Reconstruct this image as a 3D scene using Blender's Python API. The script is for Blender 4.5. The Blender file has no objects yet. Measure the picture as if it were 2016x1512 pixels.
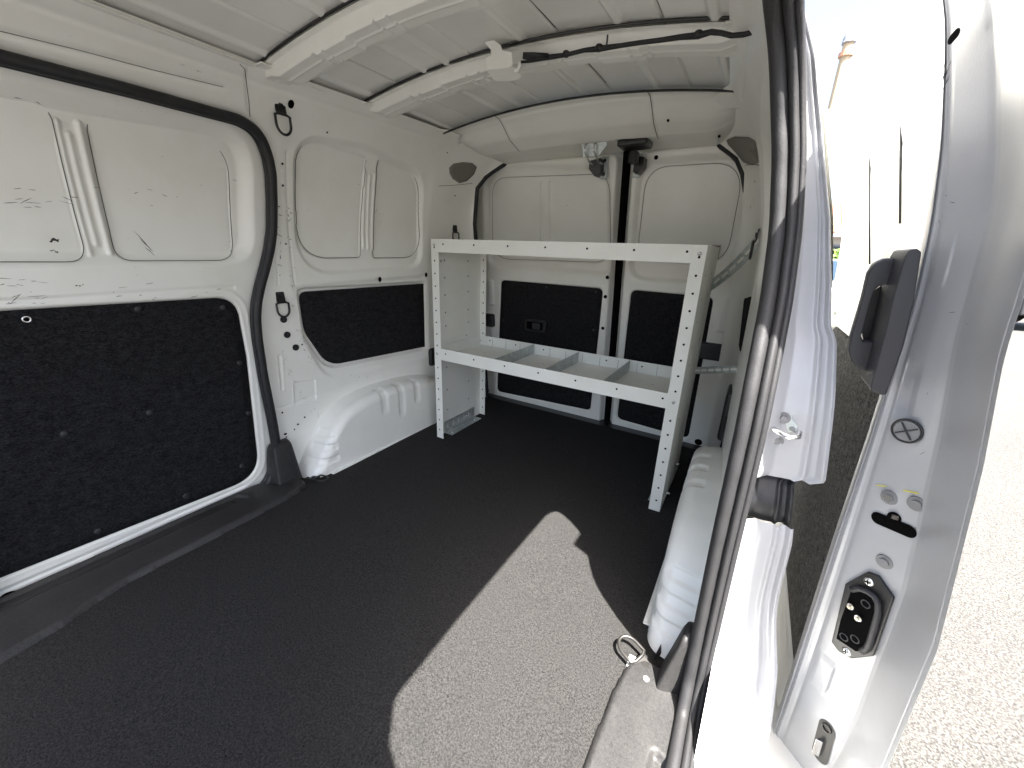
import bpy, math, random
import numpy as np
from mathutils import Vector, Matrix
random.seed(7); rng = np.random.default_rng(7)
scene = bpy.context.scene
COL = scene.collection

# ------------------------------------------------------------------ camera (calibrated: x lateral, y to the rear of the van, z up; metres)
F_PX, W_PX, H_PX = 779.0, 2016.0, 1512.0
PP = np.array([W_PX/2, H_PX/2])
def _d(v):
    a = np.array([v[0]-PP[0], v[1]-PP[1], F_PX]); return a/np.linalg.norm(a)
_M = np.stack([-_d((-370, 438)), _d((1507, 512)), -_d((945, 3000))], 1)
_U, _S, _V = np.linalg.svd(_M); R = _U@_V
CAM = np.array([.678, 0, .86])
cam_data = bpy.data.cameras.new("camera"); cam = bpy.data.objects.new("camera", cam_data); COL.objects.link(cam)
cam_data.sensor_fit = 'HORIZONTAL'; cam_data.sensor_width = 36; cam_data.lens = 36*F_PX/W_PX
cam_data.clip_start = .01; cam_data.clip_end = 3000
_Rw = R.T @ np.diag([1, -1, -1])
mw = Matrix.Identity(4)
for i in range(3):
    for j in range(3): mw[i][j] = float(_Rw[i, j])
    mw[i][3] = float(CAM[i])
cam.matrix_world = mw
scene.camera = cam
scene.render.resolution_x = 1024; scene.render.resolution_y = 768

# ------------------------------------------------------------------ light: sky + one sun
SUN_TO = Vector((.433, -.348, 1.14)).normalized()      # direction from the scene towards the sun
world = bpy.data.worlds.new("World"); scene.world = world; world.use_nodes = True
nt = world.node_tree; nt.nodes.clear()
sky = nt.nodes.new('ShaderNodeTexSky'); sky.sky_type = 'NISHITA'; sky.sun_disc = False
sky.sun_elevation = math.asin(SUN_TO.z); sky.sun_rotation = math.atan2(SUN_TO.x, SUN_TO.y)
sky.air_density = 1.0; sky.dust_density = 4.0; sky.ozone_density = 1.0
bg = nt.nodes.new('ShaderNodeBackground'); bg.inputs[1].default_value = .085
wo = nt.nodes.new('ShaderNodeOutputWorld')
nt.links.new(sky.outputs[0], bg.inputs[0]); nt.links.new(bg.outputs[0], wo.inputs[0])
sun_d = bpy.data.lights.new("sun", 'SUN'); sun_d.energy = 5.0; sun_d.angle = math.radians(.53); sun_d.color = (1, .97, .92)
sun = bpy.data.objects.new("sun", sun_d); COL.objects.link(sun)
sun.rotation_euler = (-SUN_TO).to_track_quat('-Z', 'Y').to_euler(); sun.location = (3, -3, 8)
scene.view_settings.view_transform = 'Standard'; scene.view_settings.look = 'None'
scene.view_settings.gamma = 1; scene.view_settings.use_curve_mapping = False
scene.view_settings.exposure = 2.95
try:
    scene.cycles.max_bounces = 12; scene.cycles.diffuse_bounces = 8; scene.cycles.glossy_bounces = 4
except Exception: pass

# ------------------------------------------------------------------ materials
MATS = {}
def new_mat(name):
    m = bpy.data.materials.new(name); m.use_nodes = True
    return m, m.node_tree, m.node_tree.nodes['Principled BSDF']
def N(nt, t, **kw):
    n = nt.nodes.new(t)
    for k, v in kw.items():
        if k in n.inputs: n.inputs[k].default_value = v
        else: setattr(n, k, v)
    return n
def ramp(nt, src, stops, interp='LINEAR'):
    r = nt.nodes.new('ShaderNodeValToRGB'); r.color_ramp.interpolation = interp
    e = r.color_ramp.elements
    e[0].position, e[0].color = stops[0][0], (*stops[0][1], 1)
    e[1].position, e[1].color = stops[-1][0], (*stops[-1][1], 1)
    for p, c in stops[1:-1]:
        k = e.new(p); k.color = (*c, 1)
    nt.links.new(src, r.inputs[0]); return r
def g(v): return (v, v, v)
def paint(name, base, rough=.32, scuff=.5, bump=.06, coat=.3, dirt=.10):
    m, nt, b = new_mat(name); L = nt.links.new
    co = N(nt, 'ShaderNodeTexCoord')
    # soft grubbiness
    n1 = N(nt, 'ShaderNodeTexNoise', Scale=5.0, Detail=6.0, Roughness=.6); L(co.outputs['Object'], n1.inputs['Vector'])
    r1 = ramp(nt, n1.outputs['Fac'], [(.42, g(0)), (.75, g(1))])
    mx = N(nt, 'ShaderNodeMixRGB'); mx.inputs[1].default_value = (*base, 1)
    mx.inputs[2].default_value = (base[0]*.78, base[1]*.74, base[2]*.66, 1)
    ml = N(nt, 'ShaderNodeMath', operation='MULTIPLY'); ml.inputs[1].default_value = dirt*3
    L(r1.outputs[0], ml.inputs[0]); L(ml.outputs[0], mx.inputs[0])
    # short dark scuffs, clustered
    mp = N(nt, 'ShaderNodeMapping'); mp.inputs['Scale'].default_value = (60, 46, 150); mp.inputs['Rotation'].default_value = (.5, .1, .2)
    L(co.outputs['Object'], mp.inputs[0])
    v = N(nt, 'ShaderNodeTexNoise', Scale=1.0, Detail=3.0, Roughness=.7); L(mp.outputs[0], v.inputs['Vector'])
    rv = ramp(nt, v.outputs['Fac'], [(.695, g(0)), (.72, g(1))])
    n2 = N(nt, 'ShaderNodeTexNoise', Scale=6.5, Detail=2.0); L(co.outputs['Object'], n2.inputs['Vector'])
    r2 = ramp(nt, n2.outputs['Fac'], [(.55, g(0)), (.66, g(1))])
    mm = N(nt, 'ShaderNodeMath', operation='MULTIPLY'); L(rv.outputs[0], mm.inputs[0]); L(r2.outputs[0], mm.inputs[1])
    mk = N(nt, 'ShaderNodeMath', operation='MULTIPLY'); mk.inputs[1].default_value = scuff; L(mm.outputs[0], mk.inputs[0])
    mx2 = N(nt, 'ShaderNodeMixRGB'); mx2.inputs[2].default_value = (.09, .085, .08, 1)
    L(mk.outputs[0], mx2.inputs[0]); L(mx.outputs[0], mx2.inputs[1]); L(mx2.outputs[0], b.inputs['Base Color'])
    # fine grain / orange peel
    n3 = N(nt, 'ShaderNodeTexNoise', Scale=520.0, Detail=2.0); L(co.outputs['Object'], n3.inputs['Vector'])
    n4 = N(nt, 'ShaderNodeTexNoise', Scale=7.0, Detail=1.0); L(co.outputs['Object'], n4.inputs['Vector'])
    ad = N(nt, 'ShaderNodeMath', operation='MULTIPLY_ADD'); ad.inputs[1].default_value = 5.0
    L(n4.outputs['Fac'], ad.inputs[0]); L(n3.outputs['Fac'], ad.inputs[2])
    bp = N(nt, 'ShaderNodeBump', Strength=bump, Distance=.003); L(ad.outputs[0], bp.inputs['Height']); L(bp.outputs[0], b.inputs['Normal'])
    rr = N(nt, 'ShaderNodeMapRange'); rr.inputs['To Min'].default_value = rough-.05; rr.inputs['To Max'].default_value = rough+.16
    L(n1.outputs['Fac'], rr.inputs[0]); L(rr.outputs[0], b.inputs['Roughness'])
    b.inputs['Coat Weight'].default_value = coat; b.inputs['Coat Roughness'].default_value = .18
    MATS[name] = m; return m
def fabric(name, dark, light, scale=420, bump=.6, stretch=(1, 1, 1), hair=0., rough=.95, spec=.15, patch=0., patchcol=(.05, .045, .04), sheen=0.):
    m, nt, b = new_mat(name); L = nt.links.new
    co = N(nt, 'ShaderNodeTexCoord'); mp = N(nt, 'ShaderNodeMapping'); mp.inputs['Scale'].default_value = stretch
    L(co.outputs['Object'], mp.inputs[0])
    n1 = N(nt, 'ShaderNodeTexNoise', Scale=float(scale), Detail=3.0, Roughness=.7); L(mp.outputs[0], n1.inputs['Vector'])
    n2 = N(nt, 'ShaderNodeTexNoise', Scale=scale/4.0, Detail=3.0, Roughness=.65); L(mp.outputs[0], n2.inputs['Vector'])
    mxn = N(nt, 'ShaderNodeMath', operation='MULTIPLY_ADD'); mxn.inputs[1].default_value = .35
    L(n2.outputs['Fac'], mxn.inputs[0])
    sc = N(nt, 'ShaderNodeMath', operation='MULTIPLY'); sc.inputs[1].default_value = .65; L(n1.outputs['Fac'], sc.inputs[0])
    L(sc.outputs[0], mxn.inputs[2])
    r = ramp(nt, mxn.outputs[0], [(.36, dark), (.66, light)])
    last = r.outputs[0]
    if patch:
        n3 = N(nt, 'ShaderNodeTexNoise', Scale=3.2, Detail=7.0, Roughness=.62, Distortion=.6); L(co.outputs['Object'], n3.inputs['Vector'])
        r3 = ramp(nt, n3.outputs['Fac'], [(.46, g(0)), (.72, g(patch))])
        mx = N(nt, 'ShaderNodeMixRGB'); mx.inputs[2].default_value = (*patchcol, 1)
        L(r3.outputs[0], mx.inputs[0]); L(last, mx.inputs[1]); last = mx.outputs[0]
    if hair:
        mp2 = N(nt, 'ShaderNodeMapping'); mp2.inputs['Scale'].default_value = (90, 40, 230); mp2.inputs['Rotation'].default_value = (.7, .3, .4)
        L(co.outputs['Object'], mp2.inputs[0])
        v = N(nt, 'ShaderNodeTexNoise', Scale=1.0, Detail=1.0); L(mp2.outputs[0], v.inputs['Vector'])
        rv = ramp(nt, v.outputs['Fac'], [(.78, g(0)), (.80, g(hair))])
        mx = N(nt, 'ShaderNodeMixRGB'); mx.inputs[2].default_value = (.35, .33, .30, 1)
        L(rv.outputs[0], mx.inputs[0]); L(last, mx.inputs[1]); last = mx.outputs[0]
    L(last, b.inputs['Base Color'])
    b.inputs['Roughness'].default_value = rough; b.inputs['Specular IOR Level'].default_value = spec
    if sheen: b.inputs['Sheen Weight'].default_value = sheen; b.inputs['Sheen Roughness'].default_value = .4
    bp = N(nt, 'ShaderNodeBump', Strength=bump, Distance=.002); L(mxn.outputs[0], bp.inputs['Height']); L(bp.outputs[0], b.inputs['Normal'])
    MATS[name] = m; return m
def plain(name, col, rough=.5, metal=0., spec=.5, noise=0., nscale=40, bump=0., bscale=300):
    m, nt, b = new_mat(name); L = nt.links.new
    b.inputs['Base Color'].default_value = (*col, 1); b.inputs['Roughness'].default_value = rough
    b.inputs['Metallic'].default_value = metal; b.inputs['Specular IOR Level'].default_value = spec
    co = N(nt, 'ShaderNodeTexCoord')
    if noise:
        n = N(nt, 'ShaderNodeTexNoise', Scale=float(nscale), Detail=5.0, Roughness=.65); L(co.outputs['Object'], n.inputs['Vector'])
        r = ramp(nt, n.outputs['Fac'], [(.3, tuple(c*(1-noise) for c in col)), (.7, tuple(min(1, c*(1+noise)) for c in col))])
        L(r.outputs[0], b.inputs['Base Color'])
    if bump:
        n = N(nt, 'ShaderNodeTexNoise', Scale=float(bscale), Detail=2.0); L(co.outputs['Object'], n.inputs['Vector'])
        bp = N(nt, 'ShaderNodeBump', Strength=bump, Distance=.002); L(n.outputs['Fac'], bp.inputs['Height']); L(bp.outputs[0], b.inputs['Normal'])
    MATS[name] = m; return m
WHITE = paint('white_paint', (.85, .845, .80), scuff=.75)
ROOFW = paint('roof_paint', (.84, .835, .80), scuff=.35, rough=.26, coat=.5)
DOORW_DARKENED = paint('darkened_edge_paint', (.36, .365, .38), scuff=.35, rough=.3, coat=.5, dirt=.12)  # van paint with its colour darkened to hold down the outdoor brightness
SHELFW = paint('powder_coat', (.80, .80, .75), scuff=.45, rough=.42, coat=0, bump=.03)
FELT = fabric('black_felt', (.0026, .0028, .0034), (.030, .030, .032), scale=330, bump=1.0, hair=.05, stretch=(1, .55, 1.1))
FELT2 = fabric('charcoal_carpet', (.014, .0135, .013), (.26, .25, .235), scale=330, bump=1.0, hair=.15)
MAT = fabric('rubber_mat', (.0008, .0010, .0016), (.066, .064, .061), scale=1050, bump=.9, rough=.9, spec=.06, patch=.10, patchcol=(.022, .021, .021))
TRIM = fabric('sill_plastic', (.009, .0095, .011), (.045, .043, .041), scale=700, bump=.25, rough=.5, spec=.4, patch=.35, patchcol=(.07, .067, .062))
SEAL = plain('black_rubber', (.012, .0125, .014), rough=.55, noise=.3, bump=.15)
SEALT = plain('textured_seal_cloth', (.022, .0215, .0225), rough=.6, noise=.35, nscale=500, bump=.25, bscale=500)
BLACK = plain('black_plastic', (.012, .012, .013), rough=.35)
GREYP = plain('dark_grey_plastic', (.022, .022, .025), rough=.55, bump=.1, bscale=900)
TAUPE = plain('taupe_plastic', (.19, .18, .155), rough=.6)
ZINC = plain('galvanised_steel', (.50, .54, .53), rough=.42, metal=.6, noise=.25, nscale=60)
STEEL = plain('bright_steel', (.7, .7, .7), rough=.25, metal=1)
DSTEEL = plain('dark_steel', (.09, .085, .08), rough=.35, metal=.8)
JOINT_CREASE = plain('joint_and_crease_line', (.10, .097, .088), rough=.8)
HOLE = plain('hole_black', (.002, .002, .002), rough=.9, spec=.05)
GREYW = plain('grey_washer', (.2, .2, .205), rough=.5, metal=.3)
YELLOW = plain('yellow_crayon', (.55, .5, .05), rough=.8)
LABEL = plain('paper_label', (.5, .42, .40), rough=.7)
CONTACT = plain('brass_contact', (.75, .7, .55), rough=.3, metal=.9)
SCUFF = plain('scuff_mark', (.035, .034, .033), rough=.7)

# ------------------------------------------------------------------ helpers
def tag(o, label=None, cat=None, group=None, kind=None):
    if label: o['label'] = label
    if cat: o['category'] = cat
    if group: o['group'] = group
    if kind: o['kind'] = kind
    return o
def empty(name, loc=(0, 0, 0), parent=None):
    o = bpy.data.objects.new(name, None); COL.objects.link(o); o.location = loc; o.empty_display_size = .05
    if parent: o.parent = parent
    return o
def mesh_obj(name, V, F, mat, parent=None, smooth=True, label=None, loc=None):
    me = bpy.data.meshes.new(name)
    me.from_pydata([tuple(map(float, v)) for v in V] if not isinstance(V, np.ndarray) else V.tolist(), [], F if isinstance(F, list) else F.tolist())
    me.materials.append(mat)
    me.polygons.foreach_set('use_smooth', [bool(smooth)]*len(me.polygons)); me.update()
    o = bpy.data.objects.new(name, me); COL.objects.link(o)
    if parent: o.parent = parent
    if label: o['label'] = label
    return o
class MB:
    """collects shapes into one mesh"""
    def __init__(s): s.V = []; s.F = []; s.cut = []
    def add(s, V, F):
        k = len(s.V); s.cut.append((k, len(s.F))); s.V += [tuple(map(float, v)) for v in V]; s.F += [tuple(i+k for i in f) for f in F]; return s
    def box(s, lo, hi, M=None, bev=0):
        x0, y0, z0 = lo; x1, y1, z1 = hi
        V = [(x0, y0, z0), (x1, y0, z0), (x1, y1, z0), (x0, y1, z0), (x0, y0, z1), (x1, y0, z1), (x1, y1, z1), (x0, y1, z1)]
        if M is not None: V = [tuple(M @ Vector(v)) for v in V]
        return s.add(V, [(0, 3, 2, 1), (4, 5, 6, 7), (0, 1, 5, 4), (1, 2, 6, 5), (2, 3, 7, 6), (3, 0, 4, 7)])
    def tube(s, pts, r, n=10, closed=False, cap=True):
        P = [Vector(p) for p in pts]; m = len(P); rr = r if hasattr(r, '__len__') else [r]*m
        V = []; F = []; up = None
        for i in range(m):
            a = P[(i-1) % m] if (closed or i) else P[i]; b = P[(i+1) % m] if (closed or i < m-1) else P[i]
            T = (b-a).normalized()
            if up is None: up = Vector((0, 0, 1)) if abs(T.z) < .9 else Vector((1, 0, 0))
            s1 = T.cross(up).normalized(); s2 = s1.cross(T).normalized(); up = s2
            for k in range(n):
                t = 2*math.pi*k/n; V.append(P[i]+(s1*math.cos(t)+s2*math.sin(t))*rr[i])
        for i in range(m if closed else m-1):
            j = (i+1) % m
            for k in range(n): F.append((i*n+k, i*n+(k+1) % n, j*n+(k+1) % n, j*n+k))
        if cap and not closed: F.append(tuple(range(n))[::-1]); F.append(tuple((m-1)*n+k for k in range(n)))
        return s.add(V, F)
    def cyl(s, a, b, r0, r1=None, n=18):
        return s.tube([a, b], [r0, r0 if r1 is None else r1], n)
    def dome(s, c, nrm, r, h, n=16, k=4):
        c = Vector(c); nz = Vector(nrm).normalized(); t = nz.orthogonal().normalized(); b = nz.cross(t)
        V = []; F = []
        for i in range(k):
            a = i/k*math.pi/2
            for j in range(n):
                p = 2*math.pi*j/n; V.append(c+(t*math.cos(p)+b*math.sin(p))*r*math.cos(a)+nz*h*math.sin(a))
        V.append(c+nz*h)
        for i in range(k-1):
            for j in range(n): F.append((i*n+j, i*n+(j+1) % n, (i+1)*n+(j+1) % n, (i+1)*n+j))
        for j in range(n): F.append(((k-1)*n+j, (k-1)*n+(j+1) % n, len(V)-1))
        return s.add(V, F)
    def ring(s, c, nrm, r, rt, n=28, m=8):
        c = Vector(c); nz = Vector(nrm).normalized(); t = nz.orthogonal().normalized(); b = nz.cross(t)
        return s.tube([c+(t*math.cos(2*math.pi*i/n)+b*math.sin(2*math.pi*i/n))*r for i in range(n)], rt, m, closed=True)
    def prism(s, pts, nrm, h):
        """polygon of 3-D points thickened by h along nrm (both sides of zero)"""
        n = len(pts); nz = Vector(nrm).normalized()*h
        V = [Vector(p) for p in pts]+[Vector(p)+nz for p in pts]
        F = [tuple(range(n))[::-1], tuple(range(n, 2*n))]+[(i, (i+1) % n, n+(i+1) % n, n+i) for i in range(n)]
        return s.add(V, F)
    def split(s, name, mat, parent=None, smooth=False, bevel=0, **kw):
        out = []; ends = s.cut[1:]+[(len(s.V), len(s.F))]
        for (v0, f0), (v1, f1) in zip(s.cut, ends):
            m = MB(); m.add(s.V[v0:v1], [tuple(i-v0 for i in f) for f in s.F[f0:f1]]); out.append(m.obj(name, mat, parent, smooth, bevel=bevel))
        return out
    def obj(s, name, mat, parent=None, smooth=False, label=None, bevel=0, seg=2, auto=True):
        o = mesh_obj(name, s.V, s.F, mat, parent, smooth, label)
        if bevel:
            b = o.modifiers.new('b', 'BEVEL'); b.width = bevel; b.segments = seg; b.limit_method = 'ANGLE'; b.angle_limit = .6
            o.data.polygons.foreach_set('use_smooth', [True]*len(o.data.polygons))
            w = o.modifiers.new('w', 'WEIGHTED_NORMAL'); w.keep_sharp = True
        return o
def grid(name, XYZ, mat, parent=None, keep=None, label=None, smooth=True):
    n, m, _ = XYZ.shape; idx = np.arange(n*m).reshape(n, m)
    q = np.stack([idx[:-1, :-1], idx[1:, :-1], idx[1:, 1:], idx[:-1, 1:]], -1).reshape(-1, 4)
    if keep is not None: q = q[keep.reshape(-1)]
    used = np.unique(q); remap = np.full(n*m, -1); remap[used] = np.arange(len(used))
    V = XYZ.reshape(-1, 3)[used]; q = remap[q]
    me = bpy.data.meshes.new(name)
    me.vertices.add(len(V)); me.vertices.foreach_set('co', V.astype(np.float32).ravel())
    me.loops.add(q.size); me.loops.foreach_set('vertex_index', q.astype(np.int32).ravel())
    me.polygons.add(len(q)); me.polygons.foreach_set('loop_start', np.arange(0, q.size, 4, dtype=np.int32))
    try: me.polygons.foreach_set('loop_total', np.full(len(q), 4, np.int32))
    except Exception: pass
    me.polygons.foreach_set('use_smooth', np.full(len(q), bool(smooth)))
    me.materials.append(mat); me.update(calc_edges=True); me.validate()
    o = bpy.data.objects.new(name, me); COL.objects.link(o)
    if parent: o.parent = parent
    if label: o['label'] = label
    return o
def sdf(A, B, poly):
    """signed distance (negative inside) of arrays A,B to a closed polygon"""
    poly = np.asarray(poly, float); d = np.full(A.shape, 1e9); ins = np.zeros(A.shape, bool); n = len(poly)
    for i in range(n):
        p, q = poly[i], poly[(i+1) % n]; e = q-p; wx, wy = A-p[0], B-p[1]
        t = np.clip((wx*e[0]+wy*e[1])/max(e@e, 1e-12), 0, 1)
        d = np.minimum(d, (wx-e[0]*t)**2+(wy-e[1]*t)**2)
        c = (p[1] <= B) != (q[1] <= B)
        with np.errstate(divide='ignore', invalid='ignore'):
            xi = p[0]+(B-p[1])*e[0]/(e[1] if abs(e[1]) > 1e-12 else 1e-12)
        ins ^= c & (A < xi)
    d = np.sqrt(d); return np.where(ins, -d, d)
def sm(x, a, b):
    t = np.clip((x-a)/(b-a), 0, 1); return t*t*(3-2*t)
def inside(s, w): return 1-sm(s, -w, 0)            # 1 inside the outline, soft edge of width w
def crease(s, w, d): return d*np.exp(-(s/w)**2)
def fillet(pts, r, k=6):
    pts = [np.array(p, float) for p in pts]; n = len(pts); out = []
    rs = r if hasattr(r, '__len__') else [r]*n
    for i in range(n):
        p = pts[i]; a = pts[i-1]-p; b = pts[(i+1) % n]-p; la, lb = np.linalg.norm(a), np.linalg.norm(b)
        if la < 1e-7 or lb < 1e-7: continue
        a /= la; b /= lb; ang = math.acos(np.clip(a@b, -1, 1)); t = min(rs[i]/max(math.tan(ang/2), 1e-6), la*.48, lb*.48)
        if rs[i] <= 0: out.append(p); continue
        s, e = p+a*t, p+b*t
        for j in range(k+1):
            u = j/k; out.append((1-u)**2*s+2*u*(1-u)*p+u*u*e)
    return np.array(out)
def rrect(u0, u1, v0, v1, r): return fillet([(u0, v0), (u1, v0), (u1, v1), (u0, v1)], r)
def line_sdf(A, B, p, q):
    p = np.array(p, float); q = np.array(q, float); e = q-p
    t = np.clip(((A-p[0])*e[0]+(B-p[1])*e[1])/(e@e), 0, 1)
    return np.hypot(A-p[0]-e[0]*t, B-p[1]-e[1]*t)
# --- the picture as a tape measure: which point of a surface lies under a pixel of the photograph
def ray(p): return R.T@np.array([p[0]-PP[0], p[1]-PP[1], F_PX])
def on(p, ax, v):
    r = ray(p); return CAM+r*(v-CAM[ax])/r[ax]
def project(P):
    c = (P-CAM)@R.T; return c[..., :2]/c[..., 2:3]*F_PX+PP, c[..., 2]
class Surf:
    """parametric surface fn(u,v)->xyz with a lookup from picture to (u,v)"""
    def __init__(s, fn, u, v, n=240):
        s.fn = fn; s.u = u; s.v = v
        U, V = np.meshgrid(np.linspace(*u, n), np.linspace(*v, n), indexing='ij'); s.U, s.Vv = U, V
        s.Q, s.D = project(fn(U, V))
    def at(s, p):
        e = np.hypot(s.Q[..., 0]-p[0], s.Q[..., 1]-p[1]); e[s.D <= 0] = 1e9
        i = np.unravel_index(np.argmin(e), e.shape); u, v = s.U[i], s.Vv[i]
        hu = (s.u[1]-s.u[0])/240; hv = (s.v[1]-s.v[0])/240
        for k in range(14):
            uu, vv = np.meshgrid(u+np.linspace(-1, 1, 7)*hu, v+np.linspace(-1, 1, 7)*hv, indexing='ij')
            q, d = project(s.fn(uu, vv)); e = np.hypot(q[..., 0]-p[0], q[..., 1]-p[1]); j = np.unravel_index(np.argmin(e), e.shape)
            u, v = uu[j], vv[j]; hu *= .55; hv *= .55
        return np.array([u, v])
    def poly(s, pts): return np.array([s.at(p) for p in pts])
    def P(s, u, v): return s.fn(np.array([[u]]), np.array([[v]]))[0, 0]
    def frame(s, u, v, inward):
        e = 1e-3; p = s.P(u, v); a = s.P(u+e, v)-p; b = s.P(u, v+e)-p
        a /= np.linalg.norm(a); n = np.cross(a, b); n /= np.linalg.norm(n)
        if n@np.array(inward) < 0: n = -n
        b = np.cross(n, a); return p, a, b, n
def drape(name, srf, poly, off, thick, mat, parent, inward, label=None, rings=5, crown=0.):
    """a panel lying on a surface: outline in (u,v), raised by off towards the inside, with an edge going back by thick"""
    poly = np.asarray(poly, float); c = poly.mean(0); n = len(poly); V = []; F = []
    def pt(uv, o):
        p, a, b, nn = srf.frame(uv[0], uv[1], inward); return p+nn*o
    V.append(pt(c, off+crown))
    for k in range(1, rings+1):
        t = k/rings
        for q in poly: V.append(pt(c+(q-c)*t, off+crown*(1-t*t)))
    for q in poly: V.append(pt(q, off-thick))
    for i in range(n): F.append((0, 1+i, 1+(i+1) % n))
    for k in range(rings):
        a = 1+k*n; b = a+n
        for i in range(n): F.append((a+i, b+i, b+(i+1) % n, a+(i+1) % n))
    return mesh_obj(name, V, F, mat, parent, True, label)
def disc_on(mb, srf, uv, r, inward, off=.0015, ry=None, n=16):
    p, a, b, nn = srf.frame(uv[0], uv[1], inward); ry = ry or r
    ring = [p+nn*off+a*r*math.cos(2*math.pi*i/n)+b*ry*math.sin(2*math.pi*i/n) for i in range(n)]
    mb.add(ring+[p+nn*off], [(i, (i+1) % n, n) for i in range(n)])
def scuffs(name, srf, items, inward, parent):
    """dark rub marks: thin slivers lying on the paint"""
    mb = MB()
    for px, py, L, ang, w in items:
        u, v = srf.at((px, py)); p, a, b, nn = srf.frame(u, v, inward)
        d = a*math.cos(ang)+b*math.sin(ang); s = np.cross(nn, d); k = 5
        top = []; bot = []
        for i in range(k+1):
            t = i/k; wd = w*math.sin(math.pi*t)**.6*random.uniform(.5, 1.1); c = p+nn*.0012+d*(t-.5)*L+s*random.uniform(-.3, .3)*w
            top.append(c+s*wd/2); bot.append(c-s*wd/2)
        mb.add(top+bot[::-1], [tuple(range(2*k+2))])
    if len(items) < 90: return mb.split('scuff_mark', SCUFF, parent)
    return mb.obj(name, SCUFF, parent)

# ------------------------------------------------------------------ shape of the body
ZT = np.array([-.3, 0, .2, .4, .6, .8, .9, 1.0, 1.1, 1.14, 1.2, 1.25, 1.285, 1.31]); WT = np.array([.735, .73, .725, .72, .717, .711, .702, .685, .661, .65, .625, .595, .56, .53])
_zz = np.linspace(-.3, 1.31, 400); _ww = np.interp(_zz, ZT, WT); _k = np.hanning(21); _k /= _k.sum()
_ww = np.convolve(np.pad(_ww, 10, mode='edge'), _k, 'valid')
def Win(z): return np.interp(z, _zz, _ww)
def XS(y, z): return Win(z)-.064*np.clip(y-.7, 0, 2)
ZO = [-.55, -.2, .13, .4, .65, .82, .92, 1.05, 1.14, 1.22, 1.30, 1.36, 1.395]; WO = [.80, .848, .858, .845, .812, .783, .76, .72, .688, .652, .60, .54, .42]
def Wout(z): return np.interp(z, ZO, WO)
def YD(z): return np.interp(z, [-.2, 0, .5, 1.24, 1.4], [1.95, 1.93, 1.87, 1.765, 1.74])
ROOF_Z = lambda x: 1.355-.175*x*x
sideL = Surf(lambda y, z: np.stack([-XS(y, z), y, z], -1), (-.2, 1.5), (-.05, 1.3))
sideR = Surf(lambda y, z: np.stack([XS(y, z), y, z], -1), (.4, 1.5), (-.05, 1.3))
doorL = Surf(lambda y, z: np.stack([-(Win(z)+.02), y, z], -1), (-.2, .9), (-.1, 1.25))
rear = Surf(lambda x, z: np.stack([x, YD(z), z], -1), (-.68, .68), (-.2, 1.3))
roofS = Surf(lambda x, y: np.stack([x, y, ROOF_Z(x)], -1), (-.6, .6), (.2, 1.6))
floorS = Surf(lambda x, y: np.stack([x, y, 0*x], -1), (-.85, .85), (-.3, 1.9))
INL = (1, 0, 0); INR = (-1, 0, 0); INB = (0, -1, 0); DOWN = (0, 0, -1); UP = (0, 0, 1)

# seal line of the side door aperture in (y,z)
APR = [(.741, 1.137), (.759, 1.095), (.767, 1.05), (.767, .98), (.761, .895), (.745, .83), (.726, .78), (.70, .72), (.682, .67), (.671, .62), (.665, .55), (.663, .42), (.668, .27), (.669, .16), (.655, .08), (.62, .02), (.57, -.015)]
AP_F = -.04
AP = np.array([(.68, 1.168), (.715, 1.158)]+APR+[(.2, -.03), (0.0, -.03), (AP_F+.03, -.01), (AP_F, .05), (AP_F, .6), (AP_F, 1.08), (AP_F+.03, 1.145), (0.0, 1.16), (.2, 1.168), (.45, 1.17)])

van = tag(empty('cargo_van', (0, .9, -.55)), 'white panel van seen into its bare painted cargo bay through the open sliding door', 'van')
def V0(o):   # children keep world coordinates
    o.matrix_parent_inverse = Matrix.Translation((0, -.9, .55)); return o
_link = COL.objects.link
# ------------------------------------------------------------------ side panels
yy = np.concatenate([np.linspace(-.75, 0, 26)[:-1], np.arange(0, 1.4521, .0027)]); zz = np.arange(-.02, 1.2961, .0027)
Y, Z = np.meshgrid(yy, zz, indexing='ij')
D = np.zeros(Y.shape)
rec = fillet(sideL.poly([(580, 256), (730, 284), (842, 338), (838, 531), (588, 548)]), [.10, .3, .12, .10, .15], 16)
s = sdf(Y, Z, rec); D += .016*inside(s, .022)
paneA = fillet(sideL.poly([(591, 264), (729, 310), (716, 508), (594, 511)]), [.09, .014, .014, .13], 14)
paneB = fillet(sideL.poly([(752, 312), (832, 345), (833, 508), (741, 509)]), [.014, .11, .09, .014], 14)
for pn in (paneA, paneB):
    s = sdf(Y, Z, pn); D += .005*inside(s, .004)+crease(s+.001, .0024, .004)
for a, b in (((727, 340), (722, 488)), ((735, 345), (731, 490)), ((745, 345), (741, 490))):
    l = line_sdf(Y, Z, sideL.at(a), sideL.at(b)); D -= .006*(1-sm(l, .0, .008))
carpetL = sideL.poly([(592, 604), (602, 580), (622, 572), (845, 558)])
cz = carpetL[3, 1]
car = fillet(np.array([sideL.at((590, 572)), sideL.at((600, 655)), sideL.at((646, 726)), (1.40, .374), (1.60, .374), (1.60, .70), (1.44, .692)]), [.03, .12, .10, 0, 0, 0, 0], 12)
car_s = car
s = sdf(Y, Z, car); DC = .013*inside(s-.010, .010); D += DC
# soft trough under the carpet and the belt swage
l = sdf(Y, Z, fillet(np.array([sideL.at((580, 560)), sideL.at((594, 670)), sideL.at((640, 752)), (1.6, .32), (1.6, .74), (.90, .72)]), [.04, .14, .12, 0, 0, .05], 12))
DC2 = .009*inside(l, .022); D += DC2
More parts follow.
